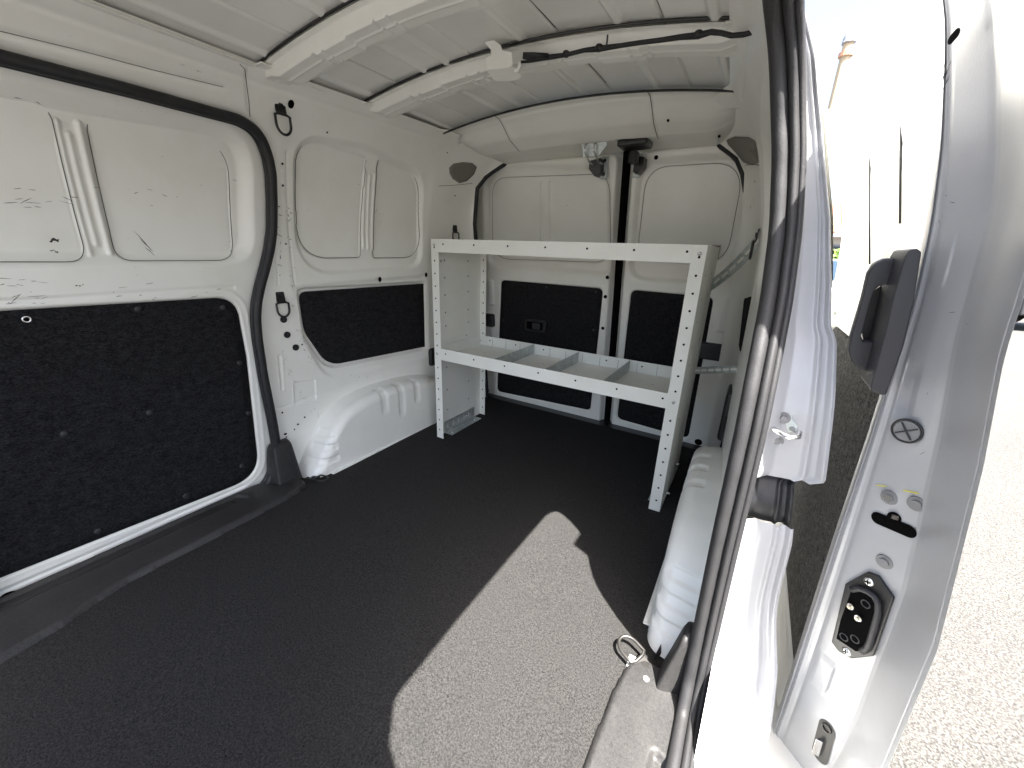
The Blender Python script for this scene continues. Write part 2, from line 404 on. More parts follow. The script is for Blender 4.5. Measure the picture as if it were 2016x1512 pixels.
# stampings on the C pillar and behind it
for a in ([(576, 752), (622, 745), (624, 790), (580, 800)], [(545, 696), (555, 698), (560, 770), (552, 770)]):
    s = sdf(Y, Z, fillet(sideL.poly(a), .006)); D += .003*inside(s, .005)-crease(s, .003, .0015)
l = line_sdf(Y, Z, sideL.at((545, 806)), sideL.at((700, 752))); D += crease(l, .004, .002)
l = line_sdf(Y, Z, sideL.at((566, 300)), sideL.at((582, 560))); D += crease(l, .004, .003)
l = line_sdf(Y, Z, sideL.at((545, 300)), sideL.at((548, 560))); D += crease(l, .003, .002)
l = line_sdf(Y, Z, sideL.at((487, 130)), sideL.at((492, 232))); D += crease(l, .0035, .003)
l = line_sdf(Y, Z, sideL.at((0, 62)), sideL.at((440, 172))); D += crease(l, .006, .0035)
# pillar channel: raised band between the seal and the rear bay
D += .006*sm(Y, .80, .835)*sm(Z, .60, .75)*(1-sm(Z, 1.12, 1.2))
FADE = 1-sm(Y, 1.40, 1.449); D = D*FADE; DC = DC*FADE; DC2 = DC2*FADE
# flange rolled round the door aperture
sa = sdf(Y, Z, AP); sac = sdf((Y[:-1, :-1]+Y[1:, 1:])/2, (Z[:-1, :-1]+Z[1:, 1:])/2, AP)
D += .010*np.exp(-(sa/.022)**2)
# gutter seam below the roof edge
D += crease(Z-1.262, .005, .004)*(Y < 1.40)
yc_ = (Y[:-1, :-1]+Y[1:, 1:])/2; zc_ = (Z[:-1, :-1]+Z[1:, 1:])/2
keep = sac > 0.0
panels = {}
for sgn in (-1, 1):
    XYZ = np.stack([sgn*(XS(Y, Z)+(D if sgn < 0 else D-DC-DC2)), Y, Z], -1)
    p = V0(grid('side_panel', XYZ, WHITE, van, keep & ~((yc_ < -.14) & (zc_ > .3) & (zc_ < 1.2)) if sgn < 0 else keep, 'scuffed white inner side wall %s' % ('beside the closed sliding door' if sgn < 0 else 'behind the open sliding door, mostly hidden by its pillar')))  # left wall cut open beside the cab to brighten the interior
    panels[sgn] = p
PL, PR = panels[-1], panels[1]
def sub(o): return o
def fix(o):      # sub-parts of parts of the van: parts sit at the van's origin offset already
    return o
# carpets of the rear bay
class Mir: pass
sideRm = Surf(lambda y, z: np.stack([XS(y, z), y, z], -1), (.4, 1.6), (-.05, 1.3), 20)
sideLm = Surf(lambda y, z: np.stack([-XS(y, z), y, z], -1), (.4, 1.6), (-.05, 1.3), 20)
cp = fillet(np.array([sideL.at((592, 576)), sideL.at((603, 654)), sideL.at((649, 721)), (1.44, .382), (1.44, .688)]), [.03, .115, .095, .01, .01], 12)
drape('carpet_panel', sideLm, cp, -.010, .008, FELT, PL, INL, rings=8)

# ------------------------------------------------------------------ rear corner pillars (from the side wall round to the rear door opening)
ZE = [-.15, 0, .2, .5, .97, 1.125, 1.18, 1.205, 1.24, 1.30]; XE = [.585, .60, .602, .598, .585, .562, .53, .50, .455, .42]; YE = [1.85, 1.84, 1.82, 1.765, 1.69, 1.678, 1.71, 1.73, 1.765, 1.76]
def pil(t, z, sgn):
    xA = XS(np.full_like(z, 1.45), z); xE = np.interp(z, ZE, XE); yE = np.interp(z, ZE, YE)
    k = sm(z, 1.0, 1.2)
    x1, y1 = xA-.006, 1.58-.03*k; x2, y2 = xA-.012-.03*k, yE-.015
    b0, b1, b2, b3 = (1-t)**3, 3*t*(1-t)**2, 3*t*t*(1-t), t**3
    return np.stack([sgn*(b0*xA+b1*x1+b2*x2+b3*xE), b0*1.45+b1*y1+b2*y2+b3*yE, z], -1)
pilL = Surf(lambda t, z: pil(t, z, -1), (0, 1), (-.1, 1.3)); pilR = Surf(lambda t, z: pil(t, z, 1), (0, 1), (-.1, 1.3))
tt, z2 = np.linspace(0, 1, 60), np.arange(-.1, 1.2801, .005)
T, Z2 = np.meshgrid(tt, z2, indexing='ij')
pillars = {}
for sgn in (-1, 1):
    XYZ = pil(T, Z2, sgn)
    # seams: horizontal joint under the oval cap and the vertical joint line
    for i in range(1):
        XYZ[..., 1] += crease(Z2-1.105, .004, .003)*(T > .3)
    pillars[sgn] = V0(grid('rear_pillar', XYZ, WHITE, van, None, 'white rounded corner pillar %s of the rear doors' % ('left' if sgn < 0 else 'right')))
    srf = pilL if sgn < 0 else pilR
    px = [(884, 330), (893, 322), (912, 319), (930, 321), (938, 328), (932, 343), (918, 356), (903, 360), (891, 352), (885, 341)] if sgn < 0 else \
         [(1433, 274), (1445, 269), (1475, 270), (1497, 277), (1508, 292), (1507, 307), (1496, 320), (1480, 324), (1466, 318), (1450, 298), (1436, 284)]
    drape('oval_cap', srf, fillet(srf.poly(px), .004, 3), .005, .006, TAUPE, pillars[sgn], (-sgn, -.6, 0), rings=4)
drape('carpet_panel', pilR, fillet(pilR.poly([(1466, 588), (1512, 590), (1508, 702), (1456, 680)]), [.015, .002, .002, .02]), .003, .006, FELT, pillars[1], (-1, -.5, 0), rings=4)
# ------------------------------------------------------------------ roof, bows, header
xx = np.arange(-.60, .6001, .0025); yr = np.linspace(-.75, 1.50, 120)
X, Yr = np.meshgrid(xx, yr, indexing='ij'); Zr = ROOF_Z(X)
for c in (-.395, -.107, .148, .395): Zr = Zr+crease(X-c, .0032, .009)
for c in (-.51, -.27, -.187, .052, .30, .50): Zr = Zr-.0065*np.exp(-((X-c)/.011)**4)
Zr += .004*np.sin(X*9+Yr*3)*np.sin(Yr*4)
roof = V0(grid('roof_panel', np.stack([X, Yr, Zr], -1), ROOFW, van, None, 'ribbed off-white roof skin, underside'))
def bow(name, y0, y1, drop, x0=-.575, x1=.575, foot=None):
    """pressed channel following the roof, hat shaped, with joggles"""
    xs_ = np.linspace(x0, x1, 300); prof_t = np.linspace(0, 1, 90)
    X_, T_ = np.meshgrid(xs_, prof_t, indexing='ij'); w = y1-y0
    # hat profile across y: flange, web down, flat, web up, flange
    h = sm(T_, .13, .20)*(1-sm(T_, .70, .77))
    lo = np.where(T_ > .78, .35, 0)*sm(T_, .7, .9)
    ends = 1-sm(np.abs(X_), .50, .56)*.55
    dep = .012+drop*h*ends*(1+.18*(np.abs(np.abs(X_)-.29) < .055)*1.0)+.010*sm(T_, .72, .84)*(1+.4*np.sin(X_*26))
    # stamped pads on the front web
    for c in (-.36, -.32, -.14, -.10, .10, .14, .32, .36): dep += crease(X_-c, .003, -.005)*h
    dep -= .004*(sm(T_, .20, .22)-sm(T_, .24, .26))*0+crease(T_-.165, .02, .003)+crease(T_-.45, .03, -.002)
    Z_ = ROOF_Z(X_)-dep; Y_ = y0+w*T_+.004*np.sin(X_*18)*sm(T_, .7, 1)
    o = V0(grid('roof_bow', np.stack([X_, Y_, Z_], -1), WHITE, van, None, name))
    # thin closing edges so the bow has thickness
    for yv, tcol in ((y0, 0), (y1, -1)):
        pass
    mbk = MB()
    for xh, th in ((-.40, .83), (-.30, .83), (.28, .83), (.06, .83), (.41, .83)):
        i = int((xh-x0)/(x1-x0)*299); j = int(th*89)
        cz_ = float(Z_[i, j]); cy = float(Y_[i, j]); n = 12
        mbk.add([(xh+.007*math.cos(2*math.pi*k/n), cy+.005*math.sin(2*math.pi*k/n), cz_-.003) for k in range(n)]+[(xh, cy, cz_-.003)], [(k, (k+1) % n, n) for k in range(n)])
    mbk.split('punched_hole', HOLE, o)
    MB().tube([(x, y0-.002, ROOF_Z(x)-.006) for x in np.linspace(x0+.02, x1-.02, 50)], .003, 6).obj('drawn_shadow_line', BLACK, o)  # black tube draws the shadow line between bow and roof
    # end brackets
    for sg in (-1, 1):
        b = MB(); yc = (y0+y1)/2
        b.box((sg*.52 if sg > 0 else -.60, y0-.012, 1.288), (.60 if sg > 0 else -.52, y0+.055, 1.293)).obj('bow_foot', WHITE, o, bevel=.002)
    return o
bow1 = bow('front roof bow, a wide pressed steel channel across the ceiling', .715, .835, .030)
bow2 = bow('middle roof bow, carries the white bracket and the black cable', 1.04, 1.17, .026)
bow0 = bow('roof bow nearest the cab, out of the picture', .0, .11, .03)
# dark joint sealant line along the roof edge
for sg in (-1, 1):
    mb = MB(); pts = [(sg*.566, y, 1.2935) for y in np.linspace(-.7, 1.40, 30)]
    V0(mb.tube(pts, .0022, 6).obj('roof_seam', BLACK, van))
    mb = MB()
    for a, b in ((-.6, .30), (.36, .70), (.86, 1.02), (1.2, 1.36)):
        mb.box((min(sg*.545, sg*.58), a, 1.2845), (max(sg*.545, sg*.58), b, 1.2875))
    for o_f in mb.split('roof_flange', WHITE, van, bevel=.001): V0(o_f)
# header over the rear doors: lip, face falling back, underside out to the door
hx = np.linspace(-.60, .60, 220); ht = np.linspace(0, 1, 50)
X3, T3 = np.meshgrid(hx, ht, indexing='ij')
prof = np.array([(1.405, 0.0), (1.45, -.004), (1.456, -.010), (1.475, -.022), (1.53, -.062), (1.575, -.079), (1.60, -.088), (1.64, -.088), (1.72, -.086), (1.79, -.092)])
pt_ = np.linspace(0, 1, len(prof)); py_ = np.interp(T3, pt_, prof[:, 0]); pz_ = np.interp(T3, pt_, prof[:, 1])
crown = .175*X3**2*np.interp(T3, [0, .6, 1], [1, .35, .45])
Z3 = 1.338+pz_*(1-.55*sm(np.abs(X3), .43, .575)*(T3 > .4))-crown
Z3 += -.0035*(np.abs(X3) < .277)*(T3 < .74)           # centre cover plate stands a little proud
py_ = py_-.004*(np.abs(X3) < .277)*(T3 < .74)+crease(np.abs(X3)-.277, .0028, .006)*(T3 < .74)
py_ = py_+np.clip(np.abs(X3)-.50, 0, 1)*0.2
header = V0(grid('rear_header', np.stack([X3, py_, Z3], -1), WHITE, van, None, 'wide white box rail above the rear doors with a centre cover plate'))
mbk = MB()
for p in [(1088, 238), (1172, 226), (1315, 237), (1508, 267), (1416, 268)]:
    q = on(p, 1, 1.50 if p[1] < 250 else 1.58)
    mbk.cyl(q+np.array([0, .004, 0]), q-np.array([0, .001, 0]), .004, n=12)
mbk.split('header_hole', HOLE, header)
mb = MB()
pts = [(x, 1.403, 1.332-.175*x*x) for x in np.linspace(-.55, .55, 40)]
V0(mb.tube(pts, .0035, 6).obj('header_gap_sealant', BLACK, van))
for sg in (-1, 1):    # corner gussets with a slot
    mb = MB(); mb.prism([(sg*.60, 1.36, 1.287), (sg*.52, 1.345, 1.292), (sg*.49, 1.40, 1.294), (sg*.46, 1.44, 1.285), (sg*.50, 1.47, 1.268), (sg*.60, 1.47, 1.262)], (0, 0, -1), .003)
    gs = V0(mb.obj('corner_gusset', WHITE, van, bevel=.001))
    MB().box((sg*.548-.006, 1.395, 1.272), (sg*.548+.006, 1.42, 1.276)).obj('gusset_slot', HOLE, gs)

# ------------------------------------------------------------------ rear doors
RD_F = []
def rdoor(x0, x1, zones, label):
    out = fillet([(x0, -.125), (x1, -.125), (x1, 1.252), (x0, 1.252)], [.12 if abs(x0) > .3 else .07, .07 if abs(x1) < .3 else .12, .05 if abs(x1) < .3 else .17, .05 if abs(x0) < .3 else .17], 10)
    xg = np.arange(x0-.004, x1+.0041, .003); zg = np.arange(-.13, 1.2571, .003); A, B = np.meshgrid(xg, zg, indexing='ij')
    s0 = sdf(A, B, out); dd = np.zeros(A.shape)
    dd += .035*sm(s0, -.022, 0)                         # edge rolls away
    for kind, poly, *a in zones:
        if kind == 'rec': dd += a[0]*inside(sdf(A, B, poly), a[1])
        elif kind == 'crease': s_ = sdf(A, B, poly); dd += crease(s_, .0024, .003)+.003*inside(s_, .004)
        elif kind == 'rib':
            dd -= a[0]*(1-sm(line_sdf(A, B, poly[0], poly[1]), 0, a[1]))
    RD_F.append((A, B, dd)); XYZ = np.stack([A, YD(B)+dd, B], -1)
    c = sdf((A[:-1, :-1]+A[1:, 1:])/2, (B[:-1, :-1]+B[1:, 1:])/2, out)
    return V0(grid('rear_door', XYZ, WHITE, van, c < 0.002, label))
cL = fillet([rear.at(p) for p in [(984, 549), (1189, 566), (1163, 811), (976, 772)]], .032)
cR = fillet([rear.at((1240, 568)), (.535, .702), (.535, .01), rear.at((1212, 826))], .035)
upL = fillet([rear.at(p) for p in [(948, 318), (1202, 322), (1208, 546), (952, 528)]], [.14, .03, .06, .12], 14)
inL = fillet([rear.at(p) for p in [(966, 350), (1200, 342), (1202, 518), (967, 510)]], [.09, .09, .08, .10], 14)
upR = fillet([(.165, 1.215), (.165, .735), (.585, .735), (.585, 1.215)], [.05, .09, .12, .13], 14)
inR = fillet([(.205, 1.18), (.198, .825), (.550, .825), (.550, 1.178)], [.09, .09, .10, .11], 14)
doorA = rdoor(-.700, .102, [('rec', upL, .014, .03), ('crease', inL), ('rec', cL, .016, .012),
    ('rib', (rear.at((1063, 360)), rear.at((1063, 476))), .006, .009), ('rib', (rear.at((1080, 358)), rear.at((1080, 476))), .006, .009),
    ('rec', fillet([(-.60, .55), (-.555, .55), (-.555, .70), (-.60, .70)], .02), -.008, .012)], 'wider white rear door with the inside latch')
doorB = rdoor(.134, .700, [('rec', upR, .014, .03), ('crease', inR), ('rec', cR, .016, .012),
    ('rec', fillet([(.555, .55), (.605, .55), (.605, .70), (.555, .70)], .02), -.008, .012)], 'narrower white rear door without a handle')
def inset(poly, d):
    c = poly.mean(0); v = poly-c; l = np.linalg.norm(v, axis=1, keepdims=True); return c+v*(1-d/l)
drape('carpet_panel', rear, inset(cL, .006), -.008, .01, FELT, doorA, INB, rings=10)
drape('carpet_panel', rear, inset(cR, .006), -.008, .01, FELT, doorB, INB, rings=10)
mbA, mbB = MB(), MB()
for p, r, ry in [((1196, 546), .0085, .0085), ((1192, 584), .0085, .0085), ((1187, 646), .008, .008), ((960, 768), .012, .012), ((954, 575), .012, .014)]:
    disc_on(mbA, rear, rear.at(p), r, INB, .002, ry)
for p, r in [((1438, 622), .017), ((1375, 870), .017), ((1292, 310), .008)]: disc_on(mbB, rear, rear.at(p), r, INB, .002)
mbA.split('access_hole', HOLE, doorA); mbB.split('access_hole', HOLE, doorB)
mb = MB()
for p in [(990, 630), (1075, 566), (1172, 575), (1168, 650)]:
    q = rear.P(*rear.at(p)); mb.dome(q+np.array([0, .006, 0]), INB, .006, .003)
mb.split('trim_clip', GREYP, doorA)
# inside latch handle on the wide door
q = rear.P(*rear.at((1054, 641)))
h = MB(); W_, H_ = .064, .033
pts = [(q[0]+a, q[1]-.006, q[2]+b) for a, b in fillet([(-W_, -H_), (W_, -H_), (W_, H_), (-W_, H_)], .016)]
h.prism(pts, (0, 1, 0), .012); hd = h.obj('release_handle', BLACK, doorA, bevel=.003)
h = MB(); pts = [(q[0]+a, q[1]-.010, q[2]+b) for a, b in fillet([(-.048, -.02), (.045, -.02), (.045, .02), (-.048, .02)], .008)]
h.prism(pts, (0, 1, 0), .004).obj('handle_recess', HOLE, hd)
h = MB(); h.box((q[0]-.012, q[1]-.018, q[2]-.017), (q[0]+.036, q[1]-.010, q[2]+.017)).obj('handle_lever', GREYP, hd, bevel=.004)
# bump stops on the hinge sides
for x0, x1, dr in ((-.640, -.565, doorA), (.49, .622, doorB)):
    yv = YD(.47)-.012
    b = MB().box((x0, yv-.012, .432), (x1, yv+.02, .505)).obj('hinge_cover', GREYP, dr, bevel=.008, seg=3)
    MB().dome(((x0+x1)/2, yv-.012, .465), INB, .006, .003).obj('cover_screw', BLACK, b)
# upper latches: on each door a dark latch body, on the header a striker plate
def latch(px, m1, dr, s_):
    q = rear.P(*rear.at(px)); b = MB()
    b.prism([(q[0]-.030*s_, q[1]-.055, q[2]+.018), (q[0]+.018*s_, q[1]-.055, q[2]+.026), (q[0]+.022*s_, q[1]-.045, q[2]-.030), (q[0]-.004*s_, q[1]-.05, q[2]-.040), (q[0]-.030*s_, q[1]-.055, q[2]-.012)], (0, 1, 0), .05)
    o = b.obj('door_latch', BLACK, dr, bevel=.003)
    MB().box((q[0]+.018*s_-.012, q[1]-.014, q[2]-.045), (q[0]+.018*s_+.018, q[1]-.004, q[2]+.038)).obj('latch_plate', ZINC, o, bevel=.002)
    mbb = MB()
    for dz in (-.028, .022): mbb.dome((q[0]+.018*s_+.003, q[1]-.014, q[2]+dz), INB, .007, .005)
    mbb.split('latch_bolt', BLACK, o, smooth=True)
latch((1182, 330), ZINC, doorA, 1); latch((1262, 325), ZINC, doorB, -.8)
q = on((1172, 292), 1, 1.66)
b = MB(); b.prism([(q[0]-.052, 1.615, q[2]+.018), (q[0]+.060, 1.615, q[2]+.020), (q[0]+.060, 1.62, q[2]-.004), (q[0]+.03, 1.625, q[2]-.034), (q[0]-.035, 1.625, q[2]-.034), (q[0]-.037, 1.62, q[2]-.004)], (0, 1, 0), .004)
st = b.obj('latch_striker', ZINC, header, bevel=.001, label='bright galvanised striker plate with two hooks')
for dx in (-.018, .018):
    MB().tube([(q[0]+dx, 1.612, q[2]+.006), (q[0]+dx, 1.598, q[2]-.004), (q[0]+dx, 1.602, q[2]-.024), (q[0]+dx+.006, 1.64, q[2]-.05), (q[0]+dx+.018, 1.66, q[2]-.058)], .0035, 8).obj('striker_hook', STEEL, st, smooth=True)
q = on((1254, 285), 1, 1.66)
b = MB().box((q[0]-.058, 1.60, q[2]-.014), (q[0]+.052, 1.69, q[2]+.012)); b.obj('latch_cover', BLACK, header, bevel=.009, seg=3, label='black striker cover')
MB().box((q[0]-.066, 1.595, q[2]+.008), (q[0]+.045, 1.66, q[2]+.026)).obj('cover_bracket', ZINC, header, bevel=.002)
MB().box((q[0]-.028, 1.66, q[2]-.058), (q[0]+.004, 1.70, q[2]-.018)).obj('latch_arm', BLACK, header, bevel=.004)
# dark rubber round the opening and in the gap between the doors, and the black lower threshold
mb = MB(); zs = list(np.linspace(-.1, 1.24, 60))
left = [(-np.interp(z, ZE, XE)+.004, np.interp(z, ZE, YE)+.012, z) for z in zs]
topx = np.linspace(-.445, .445, 30); topv = [(x, 1.775, 1.262-.07*x*x) for x in topx]
right = [(-p[0], p[1], p[2]) for p in left[::-1] if p[2] > 1.115]+[(.572, 1.73, 1.08), (.60, 1.80, 1.05)]
V0(MB().tube(left+topv+right, .0095, 10).obj('rear_door_seal', SEAL, van, smooth=True))
gap = [(.118, YD(z)+.028, z) for z in np.linspace(-.12, 1.262, 40)]
V0(MB().tube(gap, [.0165]*40, 10).obj('centre_seal', HOLE, van, smooth=True))
V0(MB().box((-.66, 1.84, -.18), (.66, 2.0, -.004)).obj('rear_threshold', BLACK, van, bevel=.01))

m = MB()
for p, r in (((1422, 880), .011), ((1487, 357), .004)): disc_on(m, pilR, pilR.at(p), r, (-1, -.5, 0), .002)
m.split('pillar_hole', HOLE, pillars[1])
drape('seat_belt_slot_cover', pilR, fillet(pilR.poly([(1452, 826), (1474, 826), (1466, 893), (1444, 890)]), .003, 2), .006, .01, BLACK, pillars[1], (-1, -.5, 0), rings=3)
m = MB()
for p in ((500, 0),): pass
for p, r in (((895, 385), .0035), ((880, 300), .003)): disc_on(m, pilL, pilL.at(p), r, (1, -.5, 0), .002)
m.split('pillar_hole', HOLE, pillars[-1])
# ------------------------------------------------------------------ wheel arches
def arch(sgn, par):
    O = np.array([(.722, 0.0), (.752, .045), (.785, .105), (.822, .165), (.865, .212), (.92, .246), (.99, .266), (1.09, .276), (1.20, .276), (1.31, .266), (1.42, .243), (1.47, .20), (1.50, .12), (1.515, 0.0)])
    t0 = np.linspace(0, 1, len(O)); ts = np.linspace(0, 1, 220)
    def smooth(v):
        w = np.interp(ts, t0, v); k = np.hanning(17); k /= k.sum(); return np.convolve(np.pad(w, 8, mode='reflect', reflect_type='odd'), k, 'valid')
    oy, oz = smooth(O[:, 0]), smooth(O[:, 1]); oz = np.maximum(oz, 0)
    ty, tz = np.gradient(oy), np.gradient(oz); ln = np.hypot(ty, tz); ny, nz_ = tz/ln, -ty/ln      # towards the inside of the arch outline
    us = np.linspace(0, 1, 90); Ti, Uj = np.meshgrid(np.arange(220), us, indexing='ij')
    xin = .613-.018*(oy-.72)/.8; xw = XS(oy, np.maximum(oz, 0))+.01
    rad = .040
    Xo = np.zeros(Ti.shape); Yo = Xo.copy(); Zo = Xo.copy()
    for j, u in enumerate(us):
        if u < .40:                                   # top: from wall to start of the rounding
            k = u/.40; x = xw+(xin+rad-xw)*k; off = .010*k
            y = oy+ny*off; z = oz+nz_*off
        elif u < .70:                                 # rounding
            a = (u-.40)/.30*math.pi/2; x = xin+rad-rad*math.sin(a); off = .010+rad*(1-math.cos(a))
            y = oy+ny*off; z = oz+nz_*off
        else:                                         # inner face down to the floor
            k = (u-.70)/.30; off = .010+rad
            y0 = oy+ny*off; z0 = oz+nz_*off; yb = .772+(y0-.772)*1.0
            x = xin-.002*k+0*oy; y = y0+(np.clip(1.12, y0.min(), y0.max())-y0)*0*k; z = np.maximum(z0*(1-k), -.004)
        Xo[:, j], Yo[:, j], Zo[:, j] = x, y, np.maximum(z, -.004)
    # pressed grooves
    emb = np.zeros(Ti.shape)
    for yc, wd, u0, u1 in ((1.085, .020, .30, .80), (1.18, .020, .30, .86), (1.275, .018, .28, .80)):
        m = np.abs(Yo-yc); emb += .0055*(1-sm(m, wd*.55, wd))*sm(Uj, u0, u0+.06)*(1-sm(Uj, u1-.04, u1))*(oz[:, None] > .2)
    for zc in (.055, .105, .155):
        m = np.abs(Zo-zc); emb += .005*(1-sm(m, .009, .016))*((oy[:, None] < .86))*sm(Uj, .12, .2)*(1-sm(Yo, .835, .85))
    Xo = Xo+emb*sm(Uj, .45, .6); 
    Zo = Zo-emb*(1-sm(Uj, .45, .6))*(oz[:, None] > .2); Yo = Yo+emb*(1-sm(Uj, .5, .65))*(oy[:, None] < .86)
    o = grid('wheel_arch', np.stack([sgn*Xo, Yo, Zo], -1), WHITE, par)
    fl = MB(); fl.box((min(sgn*.596, sgn*.63), .80, -.003), (max(sgn*.596, sgn*.63), 1.48, .0065)); fl.obj('arch_flange', WHITE, o, bevel=.002)
    return o
archL = arch(-1, PL); archR = arch(1, PR)

# fine lines: open joints of pane cut-outs and header cover, and roof creases
def seam(srf, uv, r, off, par, inward, closed=False, mat=None, name='joint_and_shade_line', field=None):
    pts = []
    for u, v in uv:
        o2 = off
        if field is not None:
            A_, B_, D_ = field; i_, j_ = np.argmin(np.abs(A_[:, 0]-u)), np.argmin(np.abs(B_[0]-v)); o2 = off-D_[max(i_-1, 0):i_+2, max(j_-1, 0):j_+2].min()+.0004
        p, a, b, n_ = srf.frame(u, v, inward); pts.append(p+n_*o2)
    return MB().tube(pts, r, 5, closed=closed).obj(name, mat or JOINT_CREASE, par, smooth=True)
def dense(poly, n=160):
    q = np.vstack([poly, poly[:1]]); c = np.concatenate([[0], np.cumsum(np.linalg.norm(np.diff(q, axis=0), axis=1))]); t = np.linspace(0, c[-1], n, endpoint=False)
    return np.stack([np.interp(t, c, q[:, 0]), np.interp(t, c, q[:, 1])], 1)
for pn in (paneA, paneB): seam(sideL, dense(pn), .0012, .0, PL, INL, True, field=(Y, Z, D))
seam(rear, dense(inL), .0010, .0, doorA, INB, True, field=RD_F[0]); seam(rear, dense(inR), .0010, .0, doorB, INB, True, field=RD_F[1])
for c in (-.395, -.107, .148, .395):
    for a_, b_ in ((-.6, .70), (.84, 1.035), (1.175, 1.40)): seam(roofS, [(c, y) for y in np.linspace(a_, b_, 8)], .0011, -.006, roof, DOWN)  # roof creases: thin grey tubes drawn in as their shade
hi = [int((c+.60)/1.2*219) for c in (-.277, .277)]
for i_ in hi:
    HXYZ = np.stack([X3, py_, Z3], -1); MB().tube([HXYZ[i_, j]+np.array([0, -.0008, -.0006]) for j in range(1, 36)], .0011, 5).obj('cover_joint', JOINT_CREASE, header, smooth=True)
for srf, o_, inw, q_ in ((pilL, pillars[-1], (1, -.6, 0), [(864, 366), (890, 365), (930, 361)]), (pilR, pillars[1], (-1, -.6, 0), [(1468, 325), (1490, 324), (1520, 324)])):
    seam(srf, srf.poly(q_), .0009, .0002, o_, inw)
seam(sideL, sideL.poly([(472, 126), (482, 136), (490, 200), (492, 230)]), .0009, .0, PL, INL)
seam(sideL, sideL.poly([(0, 62), (150, 98), (300, 138), (440, 172)]), .0007, -.002, PL, INL)
# ------------------------------------------------------------------ holes and bolts on the left pillar and wall
mb = MB()
for p, r, ry in [((747, 550), .0085, .011), ((838, 541), .008, .011), ((572, 204), .009, .012), ((852, 541), .008, .011), ((643, 260), .003, .003),
                 ((555, 322), .0035, .0035), ((556, 365), .0035, .0035), ((555, 812), .0035, .0035), ((599, 821), .0035, .0035), ((586, 835), .005, .003),
                 ((579, 845), .003, .003), ((561, 854), .006, .004), ((563, 860), .003, .003), ((562, 480), .003, .003), ((594, 678), .003, .003)]:
    disc_on(mb, sideL, sideL.at(p), r, INL, .003, ry)
mb.split('mounting_hole', HOLE, PL)
mbr = MB()
for p in [(560, 322), (562, 480)]: disc_on(mbr, sideR, (1.0, .9), .004, INR, .003)
for p in [(558, 629), (565, 659), (582, 684)]:
    P_, a, b, n_ = sideL.frame(*sideL.at(p), INL)
    bo = MB(); bo.cyl(P_-n_*.004, P_+n_*.003, .0115).obj('pillar_bolt', BLACK, PL, smooth=False)
    MB().cyl(P_+n_*.003, P_+n_*.008, .0062, n=6).obj('bolt_head', GREYP, bpy.data.objects[bpy.data.objects[-1].name] if False else PL)
# tie-down rings: bracket, bolt and D-shaped ring
def tie_ring(P_, a, b, n_, par, dn, mat=BLACK, scale=1.0, name='tie_down_ring', label=None, drop=0):
    """dn = direction the ring hangs, n_ = out of the wall"""
    P_, n_, dn = Vector(P_), Vector(n_).normalized(), Vector(dn).normalized(); sd = n_.cross(dn).normalized(); k = scale
    def pp(u, v, w): return P_+sd*u*k+dn*v*k+n_*w*k
    m = MB(); m.prism([pp(-.014, -.024, 0), pp(.014, -.024, 0), pp(.015, .006, 0), pp(.015, .016, .004), pp(-.015, .016, .004), pp(-.015, .006, 0)], n_, .004*k)
    br = m.obj(name, mat, par, bevel=.0012, label=label)
    MB().cyl(pp(0, -.006, .003), pp(0, -.006, .009), .0085*k, n=6).obj('ring_bolt', mat, br)
    pts = []
    for i in range(15):
        t = math.pi*i/14; pts.append(pp(.021*math.cos(t), .038+.026*math.sin(t), .010))
    pts = [pp(-.010, .012, .010), pp(.010, .012, .010), pp(.021, .016, .010)]+pts+[pp(-.021, .016, .010)]
    MB().tube(pts, .0038*k, 8, closed=True).obj('ring', mat, br, smooth=True)
    return br
for p, sc in (((551, 212), 1.0), ((552, 588), .95)):
    P_, a, b, n_ = sideL.frame(*sideL.at(p), INL); tie_ring(P_, a, b, n_, PL, (0, 0, -1), scale=sc)
P_, a, b, n_ = pilL.frame(*pilL.at((895, 452)), (1, -.5, 0)); tie_ring(P_, a, b, n_, pillars[-1], (0, 0, -1), scale=.9)
P_, a, b, n_ = pilR.frame(*pilR.at((1497, 466)), (-1, -.5, 0)); tie_ring(P_+n_*.004, a, b, n_, pillars[1], (0, .1, -1), scale=.95)
# the wall behind rings is pressed: small dark slot on the shelf side
# black bump box low on the left wall, beyond the arch
MB().box((-.70, 1.44, .28), (-.655, 1.56, .37)).obj('jack_cover', BLACK, PL, bevel=.012, seg=3)
MB().box((.655, 1.46, .24), (.70, 1.60, .42)).obj('jack_cover', BLACK, PR, bevel=.012, seg=3)

